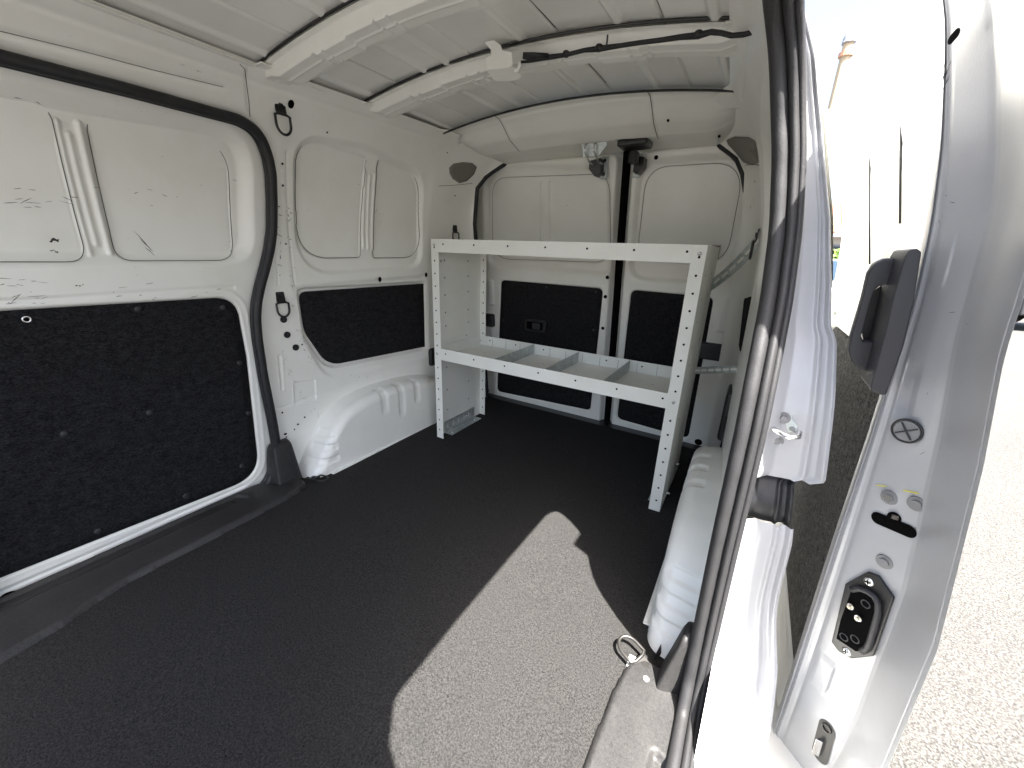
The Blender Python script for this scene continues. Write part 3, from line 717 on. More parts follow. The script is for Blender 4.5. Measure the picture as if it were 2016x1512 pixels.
# ------------------------------------------------------------------ closed sliding door (left) and open one (right): same pressing
def sliding_door(sgn, dx, dy, label, y0=-.12):
    y1 = .80
    yg = np.arange(y0+.0, y1+.001, .0028); zg = np.arange(-.10, 1.2401, .0028); A, B = np.meshgrid(yg, zg, indexing='ij'); d = np.zeros(A.shape)
    q = doorL
    upr = fillet(np.array([(-.06, .765), q.at((0, 534)), q.at((508, 524)), q.at((506, 252)), q.at((0, 150)), (-.06, 1.13)]), [.05, 0, .11, .12, 0, .05], 14)
    s_ = sdf(A, B, upr); d += .022*inside(s_, .045)
    w1 = fillet(np.array([(.0, .815), q.at((0, 516)), q.at((178, 516)), q.at((100, 203)), q.at((0, 190)), (.0, 1.11)]), [.04, 0, .04, .06, 0, .04], 12)
    w2 = fillet(np.array([q.at(p) for p in [(172, 223), (458, 283), (468, 513), (236, 514)]]), [.04, .09, .06, .03], 12)
    global SL_W; SL_W = (w1, w2)
    for w in (w1, w2):
        s_ = sdf(A, B, w); d += .0045*inside(s_, .004)+crease(s_+.001, .0024, .0035)
    for a_, b_ in (((115, 235), (182, 500)), ((140, 262), (195, 482)), ((160, 240), (222, 498))):
        d -= .007*(1-sm(line_sdf(A, B, q.at(a_), q.at(b_)), 0, .010))
    d += .004*np.exp(-((B-.715)/.006)**2)*(A < .64)
    cy0 = max(-.03, y0+.02); cpoly = fillet(np.array([(cy0, .70), q.at((0, 610)), q.at((466, 583)), q.at((488, 700)), q.at((514, 938)), q.at((0, 1142)) if cy0 < 0 else (cy0+.03, .060), (cy0, .065)]), [.04, 0, .065, 0, .10, 0, .05], 12)
    s_ = sdf(A, B, cpoly); d += .011*inside(s_-.004, .010)
    d -= crease(s_-.022, .006, .002)
    for zl in (.030,): d += .004*np.exp(-((B-zl)/.006)**2)*(A < .56)
    # roll-off at the door's edges
    ob = fillet([(y0+.01, -.085), (y1-.03, -.085), (y1-.01, .55), (y1-.005, .8), (y1-.005, 1.2), (y0+.01, 1.2)], [.05, .12, .05, .05, .10, .06])
    s0 = sdf(A, B, ob); d += .04*sm(s0, -.012, .003)
    c = sdf((A[:-1, :-1]+A[1:, 1:])/2, (B[:-1, :-1]+B[1:, 1:])/2, ob)
    global SL_F
    if sgn < 0: SL_F = (A, B, d)
    XYZ = np.stack([sgn*(Win(B)+.02+d+dx), A+dy, B], -1)
    o = V0(grid('sliding_door', XYZ, WHITE, van, c < .003, label))
    ds = Surf(lambda y, z: np.stack([sgn*(Win(z)+.02+dx), y+dy, z], -1), (-.15, .85), (-.1, 1.25))
    drape('carpet_panel', ds, inset(cpoly, .004), -.004, .01, FELT if sgn < 0 else FELT2, o, (-sgn, 0, 0), rings=12)
    return o, ds, ob
slideL, dsL, _ = sliding_door(-1, 0, 0, 'closed sliding door, inner face with one large black felt panel')
for w_ in SL_W: seam(dsL, dense(w_), .0010, .0, slideL, INL, True, field=SL_F)
mb = MB()
for p in [(273, 609), (440, 606), (473, 715), (490, 814), (296, 813), (128, 855), (478, 918), (367, 977), (194, 1047), (54, 745)]:
    if p == (54, 745): continue
    P_, a, b, n_ = dsL.frame(*dsL.at(p), INL); mb.dome(P_-n_*.004, n_, .0085, .004)
mb.split('trim_button', GREYP, slideL, smooth=True)
P_, a, b, n_ = dsL.frame(*dsL.at((53, 629)), INL)
MB().ring(P_-n_*.002, n_, .0062, .0022).obj('eyelet', STEEL, slideL, smooth=True)
mb = MB(); disc_on(mb, dsL, dsL.at((53, 629)), .0048, INL, -.001); disc_on(mb, dsL, dsL.at((16, 1174)), .017, INL, .004, .014); mb.split('drain_hole', HOLE, slideL)
# raised pads on the lower door rail
for p in [(172, 1105), (390, 1010)]:
    u, v = dsL.at(p); P_ = dsL.P(u, v); MB().box((P_[0]-.002, P_[1]-.014, P_[2]-.010), (P_[0]+.004, P_[1]+.014, P_[2]+.010)).obj('rail_pad', WHITE, slideL, bevel=.002)

DX, DY, YFR = .140, .79, .665
slideR, dsR, obR = sliding_door(1, DX, DY, 'open sliding door pushed back along the outside of the van', y0=.0)
dsG = Surf(lambda y, z: np.stack([Win(z)+.02+DX+.021, y, z], -1), (.78, 1.6), (.6, 1.25))
for pp_l in ([(1746, 232), (1722, 262), (1713, 285), (1712, 330), (1712, 420), (1712, 520)], [(1828, 128), (1800, 162), (1780, 190), (1774, 225), (1773, 300), (1772, 440)]):
    V0(MB().tube([dsG.P(*dsG.at(p)) for p in pp_l], .0022, 6).obj('pane_joint', BLACK, slideR, smooth=True)).matrix_parent_inverse = Matrix.Identity(4)
# outer skin and leading edge of the open door
yF = YFR                       # leading edge plane
zz2 = np.linspace(-.085, 1.20, 150)
def wo(z): return Wout(z)+.114+.024*sm(z, .75, 1.0)
# section of the leading edge, from inner flange round to outer skin hem; (fraction of thickness, y offset)
SEC = [(0.0, .100), (.00, .088), (.015, .082), (.035, .083), (.05, .087), (.07, .083), (.09, .080), (.15, .079), (.20, .077), (.24, .072), (.40, .060), (.60, .045), (.76, .033), (.88, .025), (.925, .018), (.94, .008), (.95, -.006), (.96, -.030), (.97, -.056), (.98, -.080), (.987, -.0795), (.994, -.090), (1.0, -.087), (1.004, -.07), (1.003, .004), (.99, .10), (.99, .45), (.99, .88)]
xi = Win(zz2)+.02+DX-.006; xo = wo(zz2)
sf = np.array(SEC); tI = np.linspace(0, len(SEC)-1, 160); fr = np.interp(tI, np.arange(len(SEC)), sf[:, 0]); fy = np.interp(tI, np.arange(len(SEC)), sf[:, 1])
XX = xi[:, None]+(xo-xi)[:, None]*fr[None]; YY = np.broadcast_to(yF+.02+fy[None], XX.shape).copy(); ZZ = np.broadcast_to(zz2[:, None], XX.shape).copy()
# pressed steps in the flat face
flat = (fr > .24) & (fr < .6)
for z0_, z1_, dpt in ((.655, .72, .006), (.835, .885, -.004), (.115, .175, -.006)):
    YY += dpt*(sm(ZZ, z0_-.006, z0_)*(1-sm(ZZ, z1_, z1_+.006)))*flat[None]*((fr > .26) & (fr < .48))[None]
ZZr = np.clip(ZZ, -.085, 1.2)
edge = grid('door_edge', np.stack([XX, YY, ZZr], -1), DOORW_DARKENED, slideR, None, 'silver-white leading edge of the open door, paint darkened against the daylight')
def _face(x, z):
    a = Win(z)+.02+DX-.006; f = np.clip((x-a)/(wo(z)-a), 0, 1)
    return np.stack([x, yF+.02+np.interp(f, np.arange(0), []) if False else yF+.02+np.interp(f, sf[1:23, 0], sf[1:23, 1]), z], -1)
faceS = Surf(_face, (.78, 1.0), (-.08, 1.19), 300)
NF = np.array([-.55, -.83, 0]); NF /= np.linalg.norm(NF)
# bottom and top closing strips of the open door
mb = MB()
mb.box((.868, yF+.03, -.088), (.98, yF+.86, -.083)); mb.box((.785, yF+.03, 1.198), (.79, yF+.86, 1.20)); mb.split('door_bottom_flange', WHITE, slideR)
TF = np.array([.83, -.55, 0]); TF /= np.linalg.norm(TF)
def onface(p): return faceS.P(*faceS.at(p))
def ell_disc(px, r, h, mat, name, par, label=None, n=24, dome=False):
    c = onface(px); m = MB(); m.cyl(c-NF*.004, c+NF*(h+(.004 if r > .015 else .001)), r, r*.94, n)
    return m.obj(name, mat, par, bevel=.0008, label=label)
pl = ell_disc((1790, 847), .0155, .004, GREYW, 'rubber_plug', edge)
c = onface((1790, 847))+NF*.004; m = MB()
for an in (.6, 2.2): dxv, dzv = math.cos(an)*.013, math.sin(an)*.013; m.tube([c+NF*.005+TF*dxv*k_+np.array([0, 0, dzv*k_]) for k_ in (-1, 1)], .0012, 6)
m.obj('plug_cross', GREYP, pl); MB().ring(c+NF*.003, NF, .0165, .0016).obj('plug_rim', BLACK, pl, smooth=True)
for p, r, hexed in (((1752, 979), .0115, 1), ((1806, 992), .0115, 0), ((1742, 1106), .0115, 0)):
    w = ell_disc(p, r, .0015, GREYW, 'edge_bolt', edge); c = onface(p)
    MB().cyl(c, c+NF*(.008 if hexed else .005), r*.55, r*.5, 6 if hexed else 18).obj('bolt_head', STEEL if hexed else GREYW, w)
# T-shaped slot
c = onface((1760, 1030)); sl = []
cc = [onface(p) for p in [(1730, 1020), (1790, 1045)]]; tp = onface((1762, 1018))
def capsule(mb, a, b, r, off, n=10):
    a, b = np.array(a), np.array(b); d = b-a; d /= np.linalg.norm(d); nn = NF; s1 = np.cross(nn, d); pts = []
    for i in range(n+1): t = math.pi/2+math.pi*i/n; pts.append(a+(d*math.cos(t)+s1*math.sin(t))*r+nn*off)
    for i in range(n+1): t = -math.pi/2+math.pi*i/n; pts.append(b+(d*math.cos(t)+s1*math.sin(t))*r+nn*off)
    mb.add(pts, [tuple(range(len(pts)))])
m = MB(); capsule(m, cc[0], cc[1], .0098, .0018); capsule(m, tp, onface((1757, 1032)), .0085, .0022); m.obj('latch_slot', HOLE, edge)
m = MB(); m.box((tp[0]-.005, tp[1]-.0045, tp[2]-.002), (tp[0]+.004, tp[1]-.0025, tp[2]+.005)); m.obj('latch_pawl', DSTEEL, edge)
m = MB(); capsule(m, onface((1890, 86)), onface((1899, 76)), .006, .022); m.obj('top_hole', HOLE, edge)
m = MB(); capsule(m, onface((1727, 955)), onface((1745, 957)), .0008, .0012); capsule(m, onface((1780, 965)), onface((1808, 971)), .001, .0012); m.obj('crayon_mark', YELLOW, edge)
# electrical contact block
cB, _a, _b, nB = faceS.frame(*faceS.at((1700, 1215)), (-.5, -1, 0))
def bp_(px, off=0):
    r = ray(px); return CAM+r*(((cB+nB*off-CAM)@nB)/(r@nB))
onface_, onface, NF_, NF = onface, bp_, NF, nB
m = MB(); out = [onface(p) for p in [(1712, 1124), (1733, 1132), (1764, 1176), (1724, 1290), (1680, 1295), (1655, 1281), (1641, 1262), (1668, 1148)]]
m.prism(out, NF, .006); blk = m.obj('contact_block', BLACK, edge, bevel=.002)
ins = [onface(p) for p in [(1683, 1156), (1712, 1160), (1736, 1185), (1730, 1215), (1712, 1278), (1690, 1280), (1652, 1255), (1660, 1220)]]
cI = np.mean(ins, 0)
m = MB(); m.prism([p+NF*.0062 for p in ins], NF, .0006); m.obj('block_well', HOLE, blk)
m = MB(); m.tube([Vector(p)-Vector((0, .008, 0)) for p in fillet(np.array([(p[0], p[2]) for p in [ins[0], ins[1], ins[2], ins[3], ins[4], ins[5]]]), .005, 4)[6:-6].tolist()] if False else
    [tuple(p+NF*.009) for p in [onface(q_) for q_ in [(1684, 1158), (1700, 1156), (1716, 1162), (1730, 1172), (1737, 1186), (1736, 1205), (1728, 1235), (1720, 1262), (1714, 1274), (1704, 1280)]]], .0048, 8)
m.obj('block_rim', GREYP, blk, smooth=True)
for p in ((1683, 1191), (1698, 1214)):
    c = onface(p)+NF*.007; MB().cyl(c, c+NF*.004, .0052, n=14).obj('contact_collar', STEEL, blk, smooth=False)
    MB().cyl(c+NF*.004, c+NF*.008, .0030, n=6).obj('contact_pin', CONTACT, blk)
m = MB()
for p in ((1710, 1187), (1667, 1252), (1689, 1256)):
    c = onface(p)+NF*.007; m.ring(c, NF, .0060, .0011, 20, 6)
m.split('empty_socket', GREYP, blk, smooth=True)
for p in ((1715, 1144), (1671, 1281)):
    c = onface(p)+NF*.006; s_ = MB().dome(c, NF, .0072, .0025, 18).obj('block_screw', STEEL, blk, smooth=True)
    m = MB()
    for an in (.3, 1.87): dxv, dzv = math.cos(an)*.0035, math.sin(an)*.0035; m.tube([c+NF*.0024+TF*dxv*k_+np.array([0, 0, dzv*k_]) for k_ in (-1, 1)], .0009, 5)
    m.obj('screw_slot', HOLE, blk)
onface = onface_
cB, _a, _b, nB = faceS.frame(*faceS.at((1622, 1460)), (-.5, -1, 0)); onface = bp_; NF = nB
# lower roller pocket
m = MB(); capsule(m, onface((1629, 1434)), onface((1615, 1486)), .014, .0015); pk = m.obj('roller_pocket', BLACK, edge)
m = MB(); c0, c1 = onface((1618, 1452)), onface((1610, 1480)); m.prism([c0+np.array([-.004, -.002, 0]), c0+np.array([.007, -.002, 0]), c1+np.array([.007, -.002, 0]), c1+np.array([-.004, -.002, 0])], NF, .010); m.obj('guide_block', STEEL, pk, bevel=.001)
c = onface((1629, 1433)); MB().ring(c+NF*.003, NF, .007, .0014).obj('pocket_screw', DSTEEL, pk, smooth=True)
# inner pull handle: housing against the door edge plus a grip frame
HS = lambda y, z: np.array([Win(z)+.02+DX, y, z])
def hpt(px, y): return on(px, 1, y)
hous = [hpt(p, .705) for p in [(1790, 492), (1806, 489), (1815, 496), (1800, 590), (1780, 680), (1745, 777), (1738, 779), (1716, 770), (1714, 762), (1742, 660), (1760, 580), (1782, 505)]]
m = MB(); m.prism(hous, (0, 1, 0), .075); hh = m.obj('pull_handle', GREYP, slideR, bevel=.006, seg=3, label='dark grey plastic pull handle')
gy = .755
ofr = [hpt(p, gy) for p in [(1728, 512), (1745, 507), (1768, 507), (1768, 560), (1700, 700), (1716, 728), (1706, 732), (1685, 722), (1670, 700), (1672, 680), (1700, 580), (1712, 530)]]
A_ = [(1768, 508), (1742, 509), (1722, 518), (1710, 538), (1698, 590), (1676, 665), (1671, 690), (1676, 712), (1692, 728), (1716, 732)]
B_ = [(1764, 560), (1745, 561), (1732, 564), (1722, 572), (1716, 590), (1700, 648), (1696, 662), (1700, 672), (1712, 674), (1727, 674)]
m = MB(); Va = [hpt(p, gy) for p in A_]; Vb = [hpt(p, gy) for p in B_]; n = len(Va)
th = np.array([0, .022, 0]); V_ = Va+Vb+[v+th for v in Va]+[v+th for v in Vb]; F_ = []
for i in range(n-1):
    F_ += [(i, i+1, n+i+1, n+i), (2*n+i, 3*n+i, 3*n+i+1, 2*n+i+1), (i, 2*n+i, 2*n+i+1, i+1), (n+i, n+i+1, 3*n+i+1, 3*n+i)]
F_ += [(0, n, 3*n, 2*n), (n-1, 3*n-1, 4*n-1, 2*n-1)]
m.add(V_, F_).obj('grip_frame', GREYP, hh, bevel=.003, seg=2)
m = MB(); m.prism([hpt(p, .785) for p in [(1716, 575), (1735, 562), (1755, 562), (1735, 620), (1722, 672), (1700, 672), (1697, 655)]], (0, 1, 0), .01); m.obj('grip_well', BLACK, hh)

# ------------------------------------------------------------------ weatherstrips round both side-door apertures
def weatherstrip(sgn):
    src = AP.copy()
    if sgn > 0: src[:, 1] = np.maximum(src[:, 1], .027)
    ap = [np.array(p) for p in fillet(src, .015, 4)]
    # resample evenly
    cl = ap+[ap[0]]; seg = [np.linalg.norm(cl[i+1]-cl[i]) for i in range(len(ap))]; cum = np.concatenate([[0], np.cumsum(seg)]); n = 420
    t = np.linspace(0, cum[-1], n, endpoint=False); ca = np.array(cl)
    py, pz = np.interp(t, cum, ca[:, 0]), np.interp(t, cum, ca[:, 1])
    for k in range(3):
        py = (np.roll(py, 1)+2*py+np.roll(py, -1))/4; pz = (np.roll(pz, 1)+2*pz+np.roll(pz, -1))/4
    ty, tz = np.roll(py, -1)-np.roll(py, 1), np.roll(pz, -1)-np.roll(pz, 1); l = np.hypot(ty, tz); ny, nz = -tz/l, ty/l     # in-plane normal (outwards of the aperture: AP runs clockwise)
    ctr = np.array([.35, .55]); sg = np.sign((py-ctr[0])*ny+(pz-ctr[1])*nz); ny, nz = ny*sg, nz*sg
    def sweep(sec, name, mat, par, rip=0):
        m_ = len(sec); V = np.zeros((n, m_, 3))
        for j, (u, v) in enumerate(sec):       # u: lateral (towards the outside of the van), v: out of the aperture
            r_ = .5*rip*np.sin(np.arange(n)*2.4)+rip*np.sin(np.arange(n)*.9)
            V[:, j, 0] = sgn*(Win(pz)+u); V[:, j, 1] = py+ny*(v-r_); V[:, j, 2] = pz+nz*(v-r_)
        idx = np.arange(n*m_).reshape(n, m_); F = []
        q = np.stack([idx, np.roll(idx, -1, 0), np.roll(np.roll(idx, -1, 0), -1, 1), np.roll(idx, -1, 1)], -1).reshape(-1, 4)
        return mesh_obj(name, V.reshape(-1, 3), q, mat, par)
    def ell(cu, cv, ru, rv, k=14, a0=0): return [(cu+ru*math.cos(a0+2*math.pi*i/k), cv+rv*math.sin(a0+2*math.pi*i/k)) for i in range(k)]
    a = V0(sweep(ell(-.0165, .001, .0115, .013, 22), 'weatherstrip', SEALT if sgn > 0 else SEAL, van, .0003 if sgn > 0 else 0))
    sweep(ell(.0005, -.003, .0068, .0090), 'seal_bulb', SEALT if sgn > 0 else SEAL, a)
    sweep(ell(.0100, .002, .0058, .0095), 'seal_lip', SEAL if sgn < 0 else SEALT, a)
    a['label'] = 'black rubber weatherstrip round the %s side door opening' % ('closed' if sgn < 0 else 'open')
    return a
weatherstrip(-1); wsR = weatherstrip(1)

# ------------------------------------------------------------------ door jamb outside the seal (right, rear edge of the opening) and outer body
za = np.linspace(-.16, 1.20, 220); ta = np.linspace(0, 1, 46)
ZA, TA = np.meshgrid(za, ta, indexing='ij')
apz = np.array([p[1] for p in APR]); apy = np.array([p[0] for p in APR]); o_ = np.argsort(apz)
yS = np.interp(ZA, apz[o_], apy[o_])+.010
xS0 = Win(ZA)+.006; xO = Wout(ZA)-.004
notch = sm(ZA, .735, .765)
hem = .008*notch-.006
# across: seal land -> fillet back -> flat jamb -> bead -> step out -> outer hem
jx = np.interp(TA, [0, .12, .35, .62, .68, .74, .80, .90, 1.0], [0, .10, .30, .66, .74, .80, .86, .95, 1.0])
jy = np.interp(TA, [0, .12, .35, .62, .66, .72, .80, .90, 1.0], [0, .030, .055, .062, .056, .068, .070, .062, .066])
lowerb = 1-sm(ZA, .40, .52)
jy = jy-.020*lowerb*sm(TA, .1, .5)
xO = xO-.036*sm(ZA, .02, .30)*(1-sm(ZA, .50, .52))
XJ = xS0+(xO-hem-xS0)*jx; YJ = yS+jy
YJ = np.where(ZA > .9, YJ+.0, YJ)
jamb = V0(grid('door_jamb', np.stack([XJ, YJ, ZA], -1), DOORW_DARKENED, van, (((ZA[:-1, :-1] > .505) | (ZA[:-1, :-1] < .425))), 'silver-white rear jamb of the open side doorway, paint darkened against the daylight'))
band = (za > .420) & (za < .512)
# recessed black rubber-lined track end between the two jamb halves
YB = YJ[band]+.016; XB = XJ[band]*1.0; tr = grid('track_end', np.stack([XB-.004, YB-.022*np.sin(np.linspace(0, math.pi, band.sum()))[:, None]*1.0, ZA[band]], -1), SEAL, jamb)
# small black blots on the lower jamb (drain hole seen past the sunlit sill)
jS = Surf(lambda t, z: np.stack([np.interp(t, ta, XJ[60]), np.interp(t, ta, YJ[60]), z], -1), (0, 1), (-.1, 1.1), 100)
c = on((1491, 1170), 1, .742); m = MB()
n = 14; m.add([(c[0]+.010*math.cos(2*math.pi*k/n)*(1+.3*math.sin(3*k)), .738, c[2]+.016*math.sin(2*math.pi*k/n)) for k in range(n)], [tuple(range(n))]); m.split('drain_hole', HOLE, jamb)
# striker on the jamb
c = on((1545, 842), 1, .748); m = MB()
pl_ = [on(p, 1, .742) for p in [(1530, 810), (1545, 808), (1558, 814), (1562, 826), (1570, 836), (1566, 846), (1552, 850), (1548, 868), (1535, 876), (1515, 874), (1512, 840), (1518, 818)]]
m.prism(pl_, (0, -1, 0), .006); stp = m.obj('striker_plate', ZINC, jamb, bevel=.0015)
pts = [on((1521, 846), 1, .742), on((1523, 845), 1, .712), on((1535, 852), 1, .700), on((1556, 862), 1, .697), on((1572, 860), 1, .700), on((1574, 852), 1, .712), on((1556, 842), 1, .742)]
MB().tube(pts, .0042, 10).obj('striker_loop', STEEL, stp, smooth=True)
for p in ((1543, 822), (1530, 866)):
    q = on(p, 1, .736); MB().cyl(q, q-np.array([0, .003, 0]), .0095, n=20).cyl(q-np.array([0, .003, 0]), q-np.array([0, .009, 0]), .0055, n=6).obj('striker_bolt', GREYW, stp)
# sill outside the open doorway, sunlit, and the rocker below it
ys = np.linspace(-.75, .80, 120); prof = [(.742, -.018), (.752, -.022), (.768, -.034), (.79, -.052), (.81, -.062), (.835, -.066), (.846, -.075), (.848, -.16), (.835, -.26), (.80, -.33)]
PX = np.array(prof); XYZ = np.zeros((120, len(prof), 3)); XYZ[..., 0] = PX[None, :, 0]; XYZ[..., 1] = ys[:, None]; XYZ[..., 2] = PX[None, :, 1]
rise = sm(ys, .46, .70)[:, None]; XYZ[..., 2] += rise*np.array([.16, .15, .12, .08, .05, .03, .02, 0, 0, 0])[None]
V0(grid('door_sill', XYZ, WHITE, van, None, 'white painted sill under the open side doorway'))
XL = XYZ.copy(); XL[..., 0] *= -1; XL[..., 2] -= 0
# outer body: roof and sides as one shell; the right side opens for the doorway
zs_ = np.array(ZO[1:]); prof = [(-Wout(z), z) for z in zs_]+[(-.25, 1.425), (0, 1.432), (.25, 1.425)]+[(Wout(z), z) for z in zs_[::-1]]
PX = np.array(prof); yb = np.concatenate([np.linspace(-.8, AP_F-.01, 8), np.linspace(.0, .80, 12), np.linspace(.86, 2.0, 16)])
XYZ = np.zeros((len(yb), len(prof), 3)); PX[:, 0] -= np.sign(PX[:, 0])*np.interp(PX[:, 1], [-.3, -.1, .1, .45, .65, .75], [.09, .085, .085, .085, .03, 0])
XYZ[..., 0] = PX[None, :, 0]-.05*np.sign(PX[None, :, 0])*np.clip(yb-1.0, 0, 2)[:, None]; XYZ[..., 1] = yb[:, None]; XYZ[..., 2] = PX[None, :, 1]
kp = np.ones((len(yb)-1, len(prof)-1), bool)
zc = (PX[:-1, 1]+PX[1:, 1])/2; xc = (PX[:-1, 0]+PX[1:, 0])/2; ycn = (yb[:-1]+yb[1:])/2
for i in range(len(yb)-1):
    for j in range(len(prof)-1):
        if xc[j] > .3 and zc[j] < 1.19 and AP_F-.02 < ycn[i] < .84: kp[i, j] = False
        if xc[j] < -.3 and .3 < zc[j] < 1.19 and ycn[i] < -.14: kp[i, j] = False  # unseen cab side left open to let more light in
V0(grid('body_shell', XYZ, WHITE, van, kp, 'white outer body of the van'))
V0(MB().box((-.79, 1.97, -.25), (.79, 2.0, 1.36)).obj('tail_skin', WHITE, van))
V0(MB().box((-.82, -.75, -.20), (.74, 1.86, -.012)).obj('underbody', BLACK, van))
# unseen strip above the open door, shaped to block sun leaking past the shell
V0(MB().box((.630, -.12, 1.172), (.650, .86, 1.24)).obj('sun_leak_strip', BLACK, van))

# ------------------------------------------------------------------ floor mat (loose rubber sheet)
yfm = np.linspace(-.75, 1.86, 200); xfm = np.linspace(-.66, .66, 120); A, B = np.meshgrid(xfm, yfm, indexing='ij')
zf = .0015*np.sin(A*11+B*5)*np.sin(B*7-A*3)+.0035
mat_o = tag(grid('floor_mat', np.stack([A, B, zf], -1), MAT, None), 'black speckled rubber mat covering the whole cargo floor', 'floor mat')

# ------------------------------------------------------------------ sill trims, end caps
def sill_trim(sgn, par, label):
    pin = np.array([(.52, -.75), (.52, -.04), (.533, .06), (.556, .12), (.572, .19), (.576, .39), (.582, .60), (.590, .66), (.602, .692), (.625, .705), (.66, .700), (.70, .690), (.725, .65), (.745, .58), (.748, .2), (.748, -.75)])
    pin = fillet(pin, .012, 3)
    xg = np.arange(.515, .7521, .0035); yg = np.concatenate([np.linspace(-.75, 0, 60)[:-1], np.arange(0, .7101, .004)]); A, B = np.meshgrid(xg, yg, indexing='ij')
    s_ = sdf(A, B, pin); h = .010+.010*sm(-s_, .0, .012)
    step = fillet([(.672, -.6), (.735, -.6), (.735, .52), (.672, .545)], .015); st_ = sdf(A, B, step)
    h -= .012*inside(st_, .010)
    for xr in (.690, .703, .716): h += .004*np.exp(-((A-xr)/.003)**2)*(B < .50)*inside(st_, .01)
    h += .004*sm(A, .60, .66)
    h = np.where(s_ > -.0015, .0, h)
    c = sdf((A[:-1, :-1]+A[1:, 1:])/2, (B[:-1, :-1]+B[1:, 1:])/2, pin)
    o = V0(grid('sill_trim', np.stack([sgn*A, B, h], -1), TRIM, van, (c < .001) & ((sgn < 0) | ((A[:-1, :-1] < .728) & ((A[:-1, :-1] < .700) | (B[:-1, :-1] < .60)))), label))
    m = MB(); m.cyl((sgn*.637, .653, .020), (sgn*.637, .653, .0245), .0065, n=16); m.obj('trim_screw', BLACK if sgn < 0 else GREYW, o)
    # upright end cap covering the foot of the pillar
    prof = [(.585, .632, .018), (.597, .655, .052), (.612, .672, .088), (.632, .688, .118), (.65, .70, .136), (.672, .712, .145)]
    m = MB(); V = []; k = 26; rows = 12
    for i in range(rows):
        t = i/(rows-1); z = .012+.150*t
        xw = .728 if sgn < 0 else .706; x_in = .655+.030*t; y0, y1 = .628+.016*t, .722-.006*t
        rr = fillet([(x_in, y0), (xw, y0-.012*(1-t)), (xw, y1), (x_in, y1-.004)] if sgn < 0 else [(x_in, y0+.012), (xw, y0+.030), (xw, y1), (x_in, y1-.004)], [.008, .002, .002, .02], 5)
        sc = 1 if t < .9 else (1-.16*((t-.9)/.1)); cc_ = rr.mean(0)
        for p in rr: q = cc_+(p-cc_)*sc; V.append((sgn*q[0], q[1], z))
    nn = len(rr); F = []
    for i in range(rows-1):
        for j in range(nn): F.append((i*nn+j, i*nn+(j+1) % nn, (i+1)*nn+(j+1) % nn, (i+1)*nn+j))
    F.append(tuple((rows-1)*nn+j for j in range(nn)))
    m.add(V, F).obj('pillar_cap', TRIM, o, smooth=True)
    return o
stL = sill_trim(-1, PL, 'black plastic sill trim below the closed sliding door'); stR = sill_trim(1, PR, 'scratched plastic sill trim in the open doorway, lit by the sun')
# floor tie rings at the trim ends
tie_ring((-.612, .735, .012), 0, 0, (0, 0, 1), stL, (.96, .25, 0), mat=BLACK, scale=.85)
c = on((1262, 1305), 2, .02)
tr_ = tie_ring((c[0]+.006, c[1]-.0, .014), 0, 0, (-.10, -.12, 1), stR, (-.92, .42, .12), mat=DSTEEL, scale=1.0, label='bare steel tie-down ring')
MB().box((.592, .672, .0055), (.640, .700, .009)).obj('ring_base', WHITE, tr_)
MB().prism([(.640, .716, .01), (.648, .720, .01), (.652, .722, .03), (.648, .722, .055), (.643, .72, .03)], (0, 1, 0), .002).obj('ring_tang', DSTEEL, tr_)

# ------------------------------------------------------------------ scuffs (hand placed where the photograph has them)
it = []
for (x0, y0, x1, y1, nn, w) in [(547, 390, 552, 600, 26, .0022), (568, 380, 576, 620, 20, .0018), (556, 700, 600, 790, 20, .0012), (650, 730, 830, 770, 26, .0012), (585, 640, 612, 720, 12, .0015), (740, 400, 760, 480, 5, .001), (600, 780, 640, 860, 14, .0012)]:
    for k in range(nn):
        t = random.random(); it.append((x0+(x1-x0)*t+random.gauss(0, 3), y0+(y1-y0)*t+random.gauss(0, 5), abs(random.gauss(.009, .006)), random.choice([1.5, 1.2, 2.4, .4, .2])+random.gauss(0, .3), w*random.uniform(.5, 1.2)))
scuffs('scuff_marks', sideL, it, INL, PL)
it = [(106, 473, .018, .2, .008), (103, 493, .010, 0, .003), (111, 496, .007, .1, .005), (278, 470, .05, 2.1, .0018), (288, 482, .045, 2.15, .0022), (295, 495, .03, 2.2, .0018), (150, 562, .005, .3, .003), (157, 563, .005, 0, .003), (163, 560, .004, 1, .002)]
for k in range(60):
    it.append((random.choice([random.gauss(60, 40), random.gauss(40, 25), random.gauss(300, 90)]), random.choice([random.gauss(385, 15), random.gauss(565, 12), random.gauss(590, 8)]), abs(random.gauss(.012, .010)), random.gauss(.05, .3), random.uniform(.0006, .0016)))
scuffs('scuff_marks', dsL, [i for i in it if 0 < i[0] < 480], INL, slideL)
it = [(1485, 395, .03, 1.0, .002), (1478, 408, .02, 1.0, .002), (1492, 380, .012, 1, .001), (1490, 545, .015, 2.6, .003), (1489, 533, .012, 2.2, .0015), (1470, 515, .006, .5, .0015)]
scuffs('scuff_marks', pilR, it, (-1, -.5, 0), pillars[1])
it = []
for k in range(16): it.append((random.gauss(1860, 6), random.gauss(140, 14), random.uniform(.004, .012), 1.5+random.gauss(0, .3), .0007))
for k in range(14): it.append((random.gauss(1965, 14), random.gauss(500, 5), random.uniform(.003, .008), random.choice([0, 1.4]), .0009))
for k in range(30): it.append((random.uniform(1780, 1930), random.uniform(50, 1000), random.uniform(.002, .009), random.uniform(0, 3), .0006))
scuffs('scuff_marks', Surf(lambda x, z: np.stack([x, np.full_like(x, yF+.051), z], -1), (.75, 1.0), (-.1, 1.2)), [(a, b, c_, d_, e_) for a, b, c_, d_, e_ in it if a < 1875], INB, edge)

